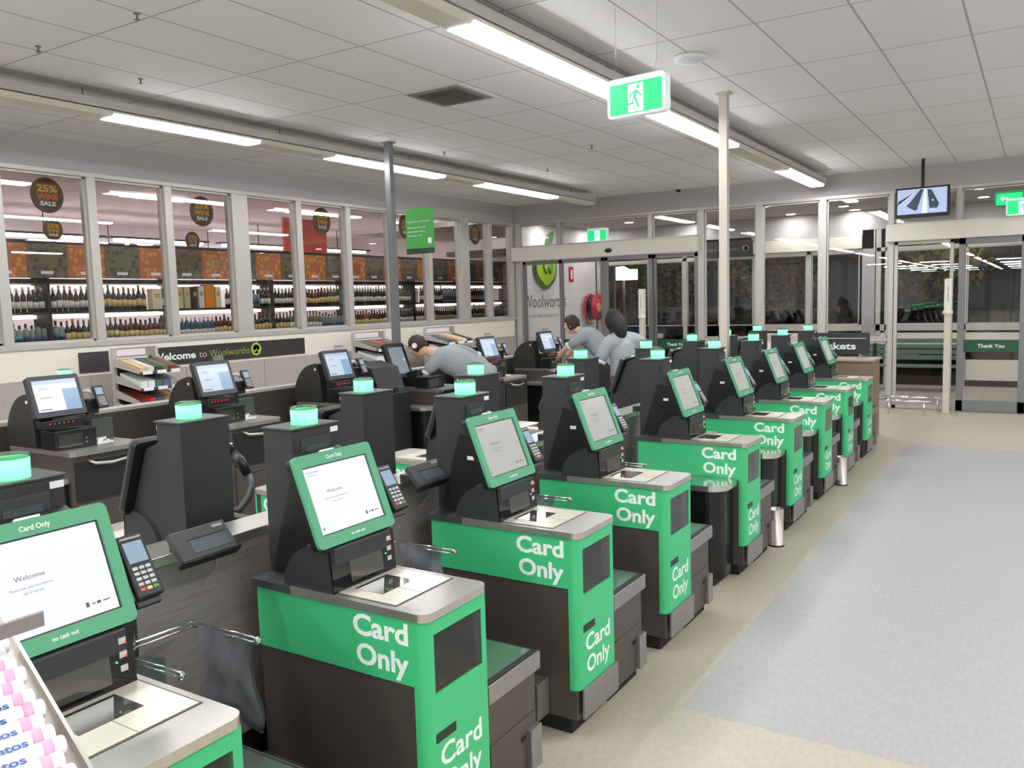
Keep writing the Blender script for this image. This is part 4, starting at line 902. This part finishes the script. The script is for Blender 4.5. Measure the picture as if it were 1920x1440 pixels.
while yy < 11.2+y1-.5:
    m_o = PO if k % 2 == 0 else PD
    o = empty('wine_poster', (XS+.012, yy, 2.27), 0, '%s patterned wine poster on the shelving, %s from the left' % (names[k % 2], ORDW[k]), 'poster', '%s posters above the bottles' % names[k % 2])
    MB().box(0, .012, 0, .525, 0, .44).build('sheet', m_o, o); MB().box(.012, .014, .17, .33, .05, .09).build('price_strip', STICK, o)
    yy += .53; k += 1
# bottles
def bottle(name, prof, m, lab_m, z0, z1, r, cap):
    b_ = MB(); b_.lathe(prof, seg=10); b_.lathe([(r+.0008, z0), (r+.0008, z1)], seg=10, mi=1); b_.lathe([(prof[-1][0]+.002, prof[-1][1]-.05), (prof[-1][0]+.002, prof[-1][1]+.002)], seg=10, mi=2)
    o = b_.build(name, [m, lab_m, cap]); return o
LB = [mat('label_white', (225, 220, 205), .6), mat('label_cream', (214, 190, 130), .6), mat('label_black', (40, 40, 40), .5), mat('label_blue', (60, 90, 120), .5)]
GB = [mat('bottle_dark_green', (48, 62, 48), .12), mat('bottle_amber', (96, 52, 22), .12), mat('bottle_clear', (150, 165, 155), .1, alpha=.75), mat('bottle_olive', (112, 120, 74), .12), mat('bottle_blue', (60, 110, 130), .12, alpha=.85)]
tall = [(.034, 0), (.0345, .2), (.029, .225), (.014, .25), (.0135, .325)]; fat = [(.036, 0), (.037, .19), (.030, .22), (.015, .235), (.014, .29)]; sq = [(.036, 0), (.036, .20), (.034, .21), (.014, .22), (.014, .28)]
CP = [mat('cap_black', (25, 25, 25), .4), mat('cap_gold', (190, 150, 70), .3, .6), mat('cap_white', (220, 215, 205), .4), mat('cap_red', (150, 30, 30), .4)]
KB = [('wine_bottle', tall, GB[0], LB[0], .05, .14, .0348, CP[2], 'slim dark green wine bottle with white label'), ('wine_bottle', tall, GB[0], LB[1], .05, .15, .0348, CP[1], 'slim dark green bottle with cream label and gold top'),
      ('spirit_bottle', fat, GB[1], LB[1], .04, .13, .0375, CP[0], 'broad amber spirit bottle with cream label'), ('spirit_bottle', sq, GB[2], LB[3], .05, .12, .0368, CP[0], 'clear spirit bottle with blue label'),
      ('wine_bottle', tall, GB[3], LB[0], .05, .13, .0348, CP[3], 'olive green bottle with white label and red top'), ('spirit_bottle', fat, GB[4], LB[0], .04, .11, .0375, CP[2], 'bluish broad bottle with white label')]
protos = [bottle(b[0], b[1], b[2], b[3], b[4], b[5], b[6], b[7]) for b in KB]; usedp = [False]*6
BAYC = {}
def put_bottle(i, x, y, z, sh_):
    bay = int((y-4.2)/1.9); rw = 'back' if x < XS-.1 else 'front'; kk = (sh_, bay, rw); BAYC[kk] = BAYC.get(kk, 0)+1
    p = protos[i]
    if usedp[i]: p = p.copy(); col.objects.link(p)
    usedp[i] = True; p.location = (x, y, z); p.rotation_euler = (0, 0, random.uniform(-.5, .5)); s = random.uniform(.95, 1.03); p.scale = (s, s, s*random.uniform(.95, 1.08))
    tag(p, KB[i][8].split(' with')[0]+', %s in the %s row of the %s bay, %s shelf' % (ORDW[BAYC[kk]-1], rw, ORDW[bay], sh_), 'bottle', KB[i][8].split(' with')[0]+'s on the '+sh_+' shelf')
nb = 0; y = 5.1
BOX = [(7.62, 7.76), (8.1, 8.9), (11.6, 11.9), (13.7, 13.9)]
while y < 16.6 and nb < 290:
    boxed = any(a-.05 < y < b+.05 for a, b in BOX); sect = int((y+.4)/.72)
    if not boxed:
        i = [1, 0, 0, 4, 0, 3, 2, 5, 2, 3, 1, 5, 2, 3, 0, 2][sect % 16]
        put_bottle(i if y > 9.3 or i in (0, 1, 4) else 0, XS-.07, y, 1.83, 'upper'); nb += 1
    y += .078
y = 5.1; 
while y < 17.6 and nb < 298:
    sect = int((y+.1)/.8); i = [0, 0, 1, 0, 1, 3, 2, 3, 1, 2, 5, 2, 1, 4, 3, 2][sect % 16]
    put_bottle(i, XS-.07, y, 1.40, 'lower'); nb += 1; y += .078
for (y, wd, h, c, lab) in ((7.64, .16, .30, (222, 214, 180), 'cream bottle-shaped gift box on the upper shelf'), (8.06, .10, .33, (214, 200, 150), 'tall cream gift box left of the dark one'), (8.19, .10, .33, (200, 196, 150), 'olive cream gift box on the upper shelf'), (8.33, .09, .33, (50, 54, 50), 'dark gift box with round emblem'),
                      (8.45, .10, .34, (226, 222, 206), 'white gift box left of the orange one'), (8.57, .17, .36, (240, 140, 20), 'bright orange gift box on the upper shelf'), (8.76, .10, .33, (226, 216, 170), 'pale gift box right of the orange one'), (11.62, .10, .27, (40, 110, 112), 'teal gift box on the upper shelf'), (11.74, .14, .29, (220, 226, 222), 'white gift box beside the teal one'), (13.72, .14, .3, (210, 214, 210), 'white gift box farther down the upper shelf')):
    o = empty('gift_box', (XS-.1, y, 1.83), 0, lab, 'box'); MB().box(-.06, .06, 0, wd, 0, h, .002).build('carton', mat('carton_%d_%d_%d' % c, c, .5), o); MB().box(.06, .061, wd*.2, wd*.8, h*.55, h*.75).build('printed_band', mat('band_gold', (190, 160, 90), .5), o)
# hanging sale discs
SDK = mat('disc_charcoal', (58, 54, 48), .5); SGD = mat('disc_gold', (226, 160, 50), .5); SOR = mat('disc_orange', (224, 110, 40), .5)
for i, (x, y, z, r, lab) in enumerate(((-9.1, 5.11, 3.075, .19, 'nearest round 25% wine sale sign hanging at the far left'), (-9.1, 7.08, 3.05, .19, 'second round wine sale sign, in the third window'), (-9.1, 9.2, 3.07, .195, 'third round wine sale sign, before the red panel'), (-9.1, 11.15, 3.1, .2, 'round wine sale sign half hidden by the green banner'), (-9.1, 13.2, 3.08, .19, 'farthest round wine sale sign, in the narrow last windows'),
                                   (-11.8, 6.67, 2.98, .15, 'small round sale sign deep in the shop, left window'), (-11.8, 8.97, 2.93, .15, 'small round sale sign behind the shelving'))):
    o = empty('sale_sign', (x, y, z), math.radians(6), lab, 'sign')
    MB().lathe([(r, 0), (r, .012)], seg=36, m=Matrix.Rotation(PI/2, 4, 'Y')).build('disc', SDK if i < 5 else mat('disc_rust', (150, 84, 52), .5), o)
    MB().lathe([(r*1.0, .0121), (r*.95, .0125), (r*.93, .0121)], seg=36, m=Matrix.Rotation(PI/2, 4, 'Y')).build('rim_line', mat('disc_rim', (120, 104, 70), .5), o)
    X2 = lambda yy, zz: frame((.0125, yy, zz), (0, 1, 0), (0, 0, 1)); q = r/.19
    text('25%', SGD, width=.24*q, height=.075*q, xf=X2(0, .035*q), bold=.04, name='lettering', parent=o, align='CENTER')
    text('WINE', SGD if i else SOR, width=.24*q, height=.06*q, xf=X2(0, -.045*q), bold=.04, name='lettering', parent=o, align='CENTER')
    text('SALE', WHITE, width=.18*q, height=.045*q, xf=X2(.0, -.11*q), bold=.04, name='lettering', parent=o, align='CENTER')
    MB().tube([(.006, 0, r), (.006, 0, 3.75-z)], .002).build('hanging_line', STEEL, o)
rp = empty('red_panel', (-12.0, 11.1, 2.83), 0, 'large orange-red hanging panel deep in the wine shop', 'panel'); MB().box(0, .05, 0, 1.1, 0, .64).build('board', mat('panel_red', (208, 84, 56), .5), rp); MB().tube([(.02, .3, .64), (.02, .3, .92)], .01).build('rod', STEEL, rp)
# ================================================================ car park beyond the outer doors
struct('floor', MB().box(-60, 60, YO+.1, 90, -.15, -.03), mat('asphalt', (70, 68, 66), .9, noise=.6, nscale=3))
struct('ceiling', MB().box(-13, 10, YO+.1, YO+4.0, 2.98, 3.1), mat('awning', (90, 84, 78), .8))
def car(loc, rz, c, lab):
    t = empty('parked_car', loc, rz, lab, 'car'); P = mat('car_paint_%d_%d_%d' % c, c, .25, .3)
    MB().prism([(-2.1, .25), (-2.15, .6), (-1.9, .85), (-1.2, .92), (-.55, 1.38), (.85, 1.42), (1.6, 1.0), (2.1, .92), (2.15, .3)], -.82, .82, axis='y').build('body', P, t)
    g = MB(); g.prism([(-1.05, .95), (-.5, 1.32), (.8, 1.36), (1.4, 1.0)], -.835, .835, axis='y'); gw = g.build('side_windows', GLOSSB, t)
    MB().prism([(-1.25, .93), (-.60, 1.385), (-.57, 1.36), (-1.2, .91)], -.7, .7, axis='y').build('windscreen', GLOSSB, t); MB().prism([(.9, 1.41), (1.58, 1.03), (1.62, 1.05), (.92, 1.44)], -.68, .68, axis='y').build('rear_window', GLOSSB, t)
    for x in (-1.35, 1.35):
        for y in (-.80, .80):
            wh = MB().cyl((x, y, .31), .32, .2, 'y', 24).build('wheel', RUBBER, t); MB().cyl((x, y*1.13, .31), .18, .03, 'y', 16).build('hub_cap', STEEL, wh)
    for y in (-.62, .62): MB().box(-2.17, -2.08, y-.16, y+.16, .58, .72, .02).build('headlight', WHITE, t); MB().box(2.09, 2.17, y-.14, y+.14, .62, .76, .02).build('tail_light', RED, t)
    MB().box(-2.18, -2.15, -.22, .22, .36, .46).build('number_plate', WHITE, t)
    return t
car((-10.6, 25.4, 0), math.radians(100), (40, 50, 110), 'dark blue parked car seen through the left sliding doors')
car((-6.0, 27.5, 0), math.radians(93), (150, 145, 140), 'silver parked car behind the middle glass panels')
car((-5.3, 21.6, 0), math.radians(84), (110, 108, 104), 'grey parked car beyond the outer doors, left of the beige pole')
car((-2.4, 22.6, 0), math.radians(88), (70, 110, 120), 'teal grey parked car with white number plate behind the glass')
car((.8, 26, 0), math.radians(92), (80, 80, 84), 'dark parked car beyond the right-hand doors')
def tree(loc, s, lab, seed):
    rnd = random.Random(seed); t = empty('car_park_tree', loc, 0, lab, 'tree')
    MB().tube([(0, 0, 0), (.1*s, 0, 1.2*s), (0, .1*s, 2.4*s)], [.14*s, .11*s, .06*s]).tube([(0.05*s, 0, 1.4*s), (.7*s, .1*s, 2.6*s)], [.07*s, .03*s]).tube([(.05*s, 0, 1.5*s), (-.7*s, -.1*s, 2.5*s)], [.07*s, .03*s]).build('trunk', mat('bark', (90, 72, 58), .9), t)
    b_ = MB()
    for k in range(2200):
        a, e, r = rnd.uniform(0, 2*PI), rnd.uniform(-1, 1), rnd.random()**.4
        p = Vector((math.cos(a)*math.sqrt(1-e*e)*1.5*r, math.sin(a)*math.sqrt(1-e*e)*1.5*r, 2.5+e*1.5*r))*s
        d1 = Vector((rnd.uniform(-1, 1), rnd.uniform(-1, 1), rnd.uniform(-1, 1))).normalized()*.11*s; d2 = Vector((rnd.uniform(-1, 1), rnd.uniform(-1, 1), rnd.uniform(-1, 1))).normalized()*.08*s
        b_.quad([p-d1, p-d2, p+d1, p+d2])
    b_.build('foliage', mat('leaves_%d' % (seed % 2), ((112, 120, 60), (140, 110, 68))[seed % 2], .7), t)
tree((-12.2, 30, 0), 1.3, 'green tree in the car park behind the left sliding doors', 10)
tree((-7.6, 29, 0), 1.3, 'tree with thin foliage behind the middle outer doors', 11)
tree((-3.0, 28.5, 0), 1.35, 'dark tree behind the right glass panels', 12)
tree((-10.4, 38, 0), 1.6, 'farther brown tree behind the left doors', 13)
tree((1.8, 30, 0), 1.4, 'dark tree behind the right-hand doors', 14)
def added_lamp(x, y, lab):
    o = empty('added_car_park_lamp', (x, y, 0), 0, lab, 'added lamp'); MB().tube([(0, 0, 0), (0, 0, 5.2)], .06).build('pole', DGREY, o)
    MB().box(-.35, .35, -.12, .12, 5.2, 5.3).build('head', DGREY, o); MB().box(-.3, .3, -.1, .1, 5.18, 5.2).build('lens', mat('added_lamp_glow', (255, 220, 170), .5, emit=(255, 222, 180), es=420), o)
added_lamp(-9.4, 21.6, 'unseen lamp post added to light the trees behind the left doors'); added_lamp(-.6, 24.6, 'unseen lamp post added to light the trees behind the right glass')  # unseen lamps put in to light the foliage
ls = empty('lit_shop_sign', (-10.25, 22.4, 2.5), 0, 'small glowing white shop sign beyond the car park', 'sign')
MB().prism([(-.42, -.18), (.42, -.18), (.42, .12), (.18, .12), (.0, .22), (-.25, .2), (-.42, .06)], -.05, .05, axis='y').build('light_box', mat('sign_glow', (250, 255, 235), .5, emit=(250, 255, 232), es=3), ls)
MB().tube([(0, .0, -2.53), (0, .0, -.17)], .05).build('pole', DGREY, ls)
# ================================================================ people
SKIN = mat('skin_light', (214, 166, 140), .55); SKIND = mat('skin_dark', (92, 62, 50), .55); HAIR = mat('hair_dark_brown', (52, 34, 26), .7, bump=.6, nscale=60); HAIRB = mat('hair_black', (24, 24, 24), .75, bump=.8, nscale=50)
SHIRT = mat('grey_uniform_shirt', (146, 152, 154), .85, noise=.35, nscale=9, bump=.5, ndark=.85); TROU = mat('dark_trousers', (34, 36, 40), .85, bump=.2, nscale=20); SHOE = mat('black_shoe', (20, 20, 20), .4)
def skin(verts, edges, radii, root=0, sub=2):
    me = bpy.data.meshes.new('sk'); me.from_pydata([tuple(v) for v in verts], edges, []); o = bpy.data.objects.new('sk', me); col.objects.link(o)
    o.modifiers.new('s', 'SKIN'); sl = me.skin_vertices[0].data
    for i, r in enumerate(radii): sl[i].radius = r if isinstance(r, tuple) else (r, r); sl[i].use_root = (i == root)
    sb = o.modifiers.new('u', 'SUBSURF'); sb.levels = sub; sb.render_levels = sub
    dg = bpy.context.evaluated_depsgraph_get(); m2 = bpy.data.meshes.new_from_object(o.evaluated_get(dg)); bpy.data.objects.remove(o); bpy.data.meshes.remove(me); return m2
def fuse(name, meshes, vox, m, parent, smooth=6):
    bm = bmesh.new()
    for x in meshes: bm.from_mesh(x)
    me = bpy.data.meshes.new(name); bm.to_mesh(me); bm.free(); o = bpy.data.objects.new(name, me); col.objects.link(o)
    md = o.modifiers.new('r', 'REMESH'); md.mode = 'VOXEL'; md.voxel_size = vox
    if smooth: sm = o.modifiers.new('m', 'SMOOTH'); sm.factor = .5; sm.iterations = smooth
    dg = bpy.context.evaluated_depsgraph_get(); m2 = bpy.data.meshes.new_from_object(o.evaluated_get(dg)); bpy.data.objects.remove(o); m2.materials.clear(); m2.materials.append(m)
    for p in m2.polygons: p.use_smooth = True
    m2.name = name; o = bpy.data.objects.new(name, m2); col.objects.link(o); o.parent = parent; return o
def head_mesh(c, fwd, up):
    fwd = Vector(fwd).normalized(); up = Vector(up); up = (up-fwd*up.dot(fwd)).normalized(); lf = up.cross(fwd)
    R = Matrix(((fwd.x, lf.x, up.x, c[0]), (fwd.y, lf.y, up.y, c[1]), (fwd.z, lf.z, up.z, c[2]), (0, 0, 0, 1)))
    bm = bmesh.new(); bmesh.ops.create_uvsphere(bm, u_segments=32, v_segments=24, radius=1)
    for v in bm.verts:
        x, y, z = v.co; k = 1-.28*max(0, -z)**1.3
        X = x*.098*(1 if x > 0 else 1.04)*(1-.10*max(0, -z)*(x < 0)*2); Y = y*.076*k; Z = z*.122
        if x > .3 and -.35 < z < .05 and abs(y) < .28: X += .020*(1-abs(y)/.28)*(1-abs(z+.15)/.22 if abs(z+.15) < .22 else 0)      # nose
        if x > .5 and .0 < z < .25 and .22 < abs(y) < .55: X -= .006                                                           # eye sockets
        if x > .4 and z < -.75: X += .010                                                                                     # chin
        v.co = (X, Y, Z)
    for s in (1, -1):
        e = bmesh.new(); bmesh.ops.create_uvsphere(e, u_segments=10, v_segments=8, radius=1)
        for v in e.verts: v.co = (v.co.x*.018-.005, s*.078+v.co.y*.010, v.co.z*.032-.008)
        t = bpy.data.meshes.new('t'); e.to_mesh(t); e.free(); bm.from_mesh(t)
    l = bmesh.new(); bmesh.ops.create_uvsphere(l, u_segments=10, v_segments=6, radius=1)
    for v in l.verts: v.co = (v.co.x*.010+.088, v.co.y*.024, v.co.z*.009-.062)
    t = bpy.data.meshes.new('t'); l.to_mesh(t); l.free(); bm.from_mesh(t)
    bm.transform(R); me = bpy.data.meshes.new('head'); bm.to_mesh(me); bm.free(); return me, R
def hand(wr, dirv, palm, s=1.):
    d = Vector(dirv).normalized(); n = Vector(palm); n = (n-d*n.dot(d)).normalized(); sd = d.cross(n); wr = Vector(wr); ms = []
    ms.append(skin([wr-d*.03, wr, wr+d*.045*s, wr+d*.085*s], [(0, 1), (1, 2), (2, 3)], [(.024, .028), (.018, .030), (.014, .040), (.012, .038)], 1, 2))
    for i, (o_, L_) in enumerate(((-.030, .066), (-.010, .078), (.010, .072), (.029, .056))):
        b = wr+d*.080*s+sd*o_; c = .25+.08*i
        p1 = b+(d*math.cos(c)+n*math.sin(c))*L_*.45; p2 = p1+(d*math.cos(c*2.2)+n*math.sin(c*2.2))*L_*.32; p3 = p2+(d*math.cos(c*3)+n*math.sin(c*3))*L_*.25
        ms.append(skin([b-d*.02, b, p1, p2, p3], [(0, 1), (1, 2), (2, 3), (3, 4)], [.009, .0095, .009, .0085, .0075], 0, 1))
    b = wr+d*.03-sd*.028; ms.append(skin([b, b-sd*.025+d*.025+n*.01, b-sd*.035+d*.055+n*.018], [(0, 1), (1, 2)], [.012, .0105, .0085], 0, 1))
    return ms
def person(loc, lab, J, skn, hair, fwd, up, long_hair=False, extra=None):
    """J: joints in metres relative to the floor point below the hips"""
    t = empty('person', loc, 0, lab, 'person'); V = {k: Vector(v) for k, v in J.items() if k != 'fat'}
    names = ['pelvis', 'spine', 'chest', 'neck', 'head', 'shL', 'elL', 'wrL', 'shR', 'elR', 'wrR', 'hipL', 'knL', 'anL', 'toL', 'hipR', 'knR', 'anR', 'toR']
    rad = dict(pelvis=.115, spine=.10, chest=.115, neck=.055, head=.05, shL=.054, elL=.041, wrL=.028, shR=.054, elR=.042, wrR=.028, hipL=.095, knL=.062, anL=.042, toL=.035, hipR=.095, knR=.062, anR=.042, toR=.035)
    E_ = [(0, 1), (1, 2), (2, 3), (3, 4), (2, 5), (5, 6), (6, 7), (2, 8), (8, 9), (9, 10), (0, 11), (11, 12), (12, 13), (13, 14), (0, 15), (15, 16), (16, 17), (17, 18)]
    body = skin([V[n_] for n_ in names], E_, [rad[n_] for n_ in names]); hm, R = head_mesh(V['head'], fwd, up)
    hands = hand(V['wrL'], V['wrL']-V['elL'], J.get('palmL', (0, 0, -1)))+hand(V['wrR'], V['wrR']-V['elR'], J.get('palmR', (0, 0, -1)))
    fuse('body', [body, hm]+hands, .0075, skn, t, 2)
    g = lambda n_, k: tuple(x*k[0]+k[1] for x in (rad[n_] if isinstance(rad[n_], tuple) else (rad[n_],)*2))
    sn = ['pelvis', 'spine', 'chest', 'neckb', 'shL', 'midL', 'shR', 'midR', 'hem']; V['neckb'] = V['chest'].lerp(V['neck'], .72); V['midL'] = V['shL'].lerp(V['elL'], .82); V['midR'] = V['shR'].lerp(V['elR'], .82); V['hem'] = V['pelvis']+(V['pelvis']-V['spine'])*.45
    q = J.get('fat', 1.); rr = [.168*q, .155*q, .172*q, .082, .092, .080, .092, .080, .178*q]
    ch = lambda ks, rs: skin([V[x] for x in ks], [(i, i+1) for i in range(len(ks)-1)], rs, 0)
    V['inL'] = V['chest'].lerp(V['shL'], .45); V['inR'] = V['chest'].lerp(V['shR'], .45); V['up'] = V['chest'].lerp(V['neckb'], .45)
    shirt = ch(('hem', 'pelvis', 'spine', 'chest', 'up', 'neckb'), [.178*q, .168*q, .155*q, .168*q, .12, .082])
    arms = ch(('midL', 'shL', 'inL', 'up', 'inR', 'shR', 'midR'), [.068, .080, .132, .125, .132, .080, .068])
    so = fuse('shirt', [shirt, arms], .011, SHIRT, t, 4)
    for s in ('L', 'R'):
        p = V['mid'+s]; d = (V['el'+s]-V['sh'+s]).normalized(); b_ = MB(); b_.tube([p-d*.022, p+d*.012], .064, 18); b_.build('sleeve_cuff', mat('cuff_pale', (196, 200, 198), .8), so)
    b_ = MB(); nk = V['neckb']; d = (V['neck']-V['chest']).normalized(); b_.tube([nk-d*.005, nk+d*.03], .066, 18); b_.build('collar', mat('collar_grey', (166, 172, 172), .8), so)
    V['wb'] = V['pelvis'].lerp(V['spine'], .15)
    tr = ch(('wb', 'hipL', 'knL', 'anL'), [.135, .118, .088, .070]); tr2 = ch(('wb', 'hipR', 'knR', 'anR'), [.135, .118, .088, .070]); fuse('trousers', [tr, tr2], .013, TROU, t, 3)
    for s in ('L', 'R'):
        a, b = V['an'+s], V['to'+s]; bm = skin([a+Vector((0, 0, -.03)), Vector((a.x, a.y, .045)), a.lerp(b, .6)*1.0, b], [(0, 1), (1, 2), (2, 3)], [(.05, .05), (.05, .05), (.045, .04), (.04, .03)], 1)
        fuse('shoe', [bm], .012, SHOE, t, 2)
    # hair
    hb = bmesh.new(); bmesh.ops.create_uvsphere(hb, u_segments=28, v_segments=20, radius=1)
    for v in hb.verts:
        x, y, z = v.co; n_ = 1+.05*math.sin(9*x+4*z)*math.sin(8*y)
        v.co = (x*.112*n_-.014, y*.091*n_, z*.125*n_+.018)
    kill = [v for v in hb.verts if (v.co.x > .035 and v.co.z < .055) or v.co.z < -.075]
    bmesh.ops.delete(hb, geom=kill, context='VERTS'); hb.transform(R); me = bpy.data.meshes.new('hair'); hb.to_mesh(me); hb.free()
    if long_hair:
        c = R @ Vector((-.10, -.01, -.03)); c2 = R @ Vector((-.15, -.02, -.11)); c3 = R @ Vector((-.12, -.02, -.20))
        e = skin([R @ Vector((-.03, 0, .04)), c, c2, c3], [(0, 1), (1, 2), (2, 3)], [.10, .095, .075, .05]); bm = bmesh.new(); bm.from_mesh(me); bm.from_mesh(e); bm.to_mesh(me); bm.free()
        ho = bpy.data.objects.new('hair', me); col.objects.link(ho); ho.parent = t; me.materials.append(hair)
    else:
        ho = bpy.data.objects.new('hair', me); col.objects.link(ho); ho.parent = t; me.materials.append(hair)
    for p in me.polygons: p.use_smooth = True
    so2 = ho.modifiers.new('thick', 'SOLIDIFY'); so2.thickness = .012; so2.offset = -1
    for s in (1, -1): MB(R).sph((.089, s*.030, .012), .0105, seg=12).build('eye', mat('eye_white', (230, 228, 224), .3), t); MB(R).sph((.0975, s*.030, .012), .005, seg=10).build('iris', mat('iris_dark', (40, 28, 22), .2), t)
    return t, R
# woman standing between the rows, turned away
person((-3.66, 8.0, 0), 'person in grey shirt and black hair standing turned away, elbow out', dict(pelvis=(0, 0, .92), spine=(-.01, 0, 1.10), chest=(-.02, .01, 1.31), neck=(-.07, .01, 1.45), head=(-.13, .01, 1.555),
    shL=(-.13, -.12, 1.36), elL=(-.22, -.19, 1.10), wrL=(-.36, -.05, 1.0), shR=(.11, .12, 1.36), elR=(.27, .10, 1.12), wrR=(.16, -.02, .98), hipL=(-.06, -.08, .88), knL=(-.08, -.08, .48), anL=(-.06, -.08, .09), toL=(-.19, .02, .04), hipR=(.06, .08, .88), knR=(.06, .1, .48), anR=(.08, .10, .09), toR=(-.05, .2, .04)),
    SKIND, HAIRB, (-.75, .66, -.1), (0, 0, 1), long_hair=True)
# man reaching over the far checkout
person((-4.98, 10.2, 0), 'person in grey shirt with short brown hair reaching over the farthest black checkout', dict(pelvis=(.10, 0, .95), spine=(-.02, 0, 1.12), chest=(-.20, .0, 1.29), neck=(-.37, .0, 1.38), head=(-.48, .0, 1.45),
    shL=(-.22, -.19, 1.30), elL=(-.46, -.22, 1.14), wrL=(-.66, -.10, 1.00), shR=(-.24, .18, 1.30), elR=(-.50, .2, 1.15), wrR=(-.68, .22, 1.0), hipL=(.06, -.10, .90), knL=(.02, -.12, .48), anL=(.10, -.12, .09), toL=(-.06, -.12, .04), hipR=(.06, .10, .90), knR=(.02, .12, .48), anR=(.12, .12, .09), toR=(-.04, .12, .04)),
    SKIN, HAIR, (-1, -.1, -.35), (-.3, 0, 1))
# man bent over the opened checkout
pm, R = person((-5.42, 7.98, 0), 'person in grey shirt bent low over the opened black checkout', dict(fat=1.15, pelvis=(.0, 0, .93), spine=(-.14, -.10, 1.06), chest=(-.34, -.28, 1.17), neck=(-.50, -.40, 1.26), head=(-.60, -.46, 1.31),
    shL=(-.42, -.42, 1.12), elL=(-.50, -.50, .98), wrL=(-.62, -.46, .93), shR=(-.26, -.10, 1.26), elR=(-.12, .12, 1.14), wrR=(-.04, .24, .98), hipL=(-.02, -.12, .88), knL=(.0, -.12, .48), anL=(.08, -.13, .09), toL=(-.08, -.18, .04), hipR=(.05, .10, .88), knR=(.08, .12, .48), anR=(.14, .12, .09), toR=(-.0, .06, .04)),
    SKIN, HAIR, (-.75, -.1, -.75), (-.75, 0, .75))
[MB(R).cyl((-.02, s, .0), .030, .02, 'y', 20).build('ear_piece', STICK, pm) for s in (-.088, .088)]
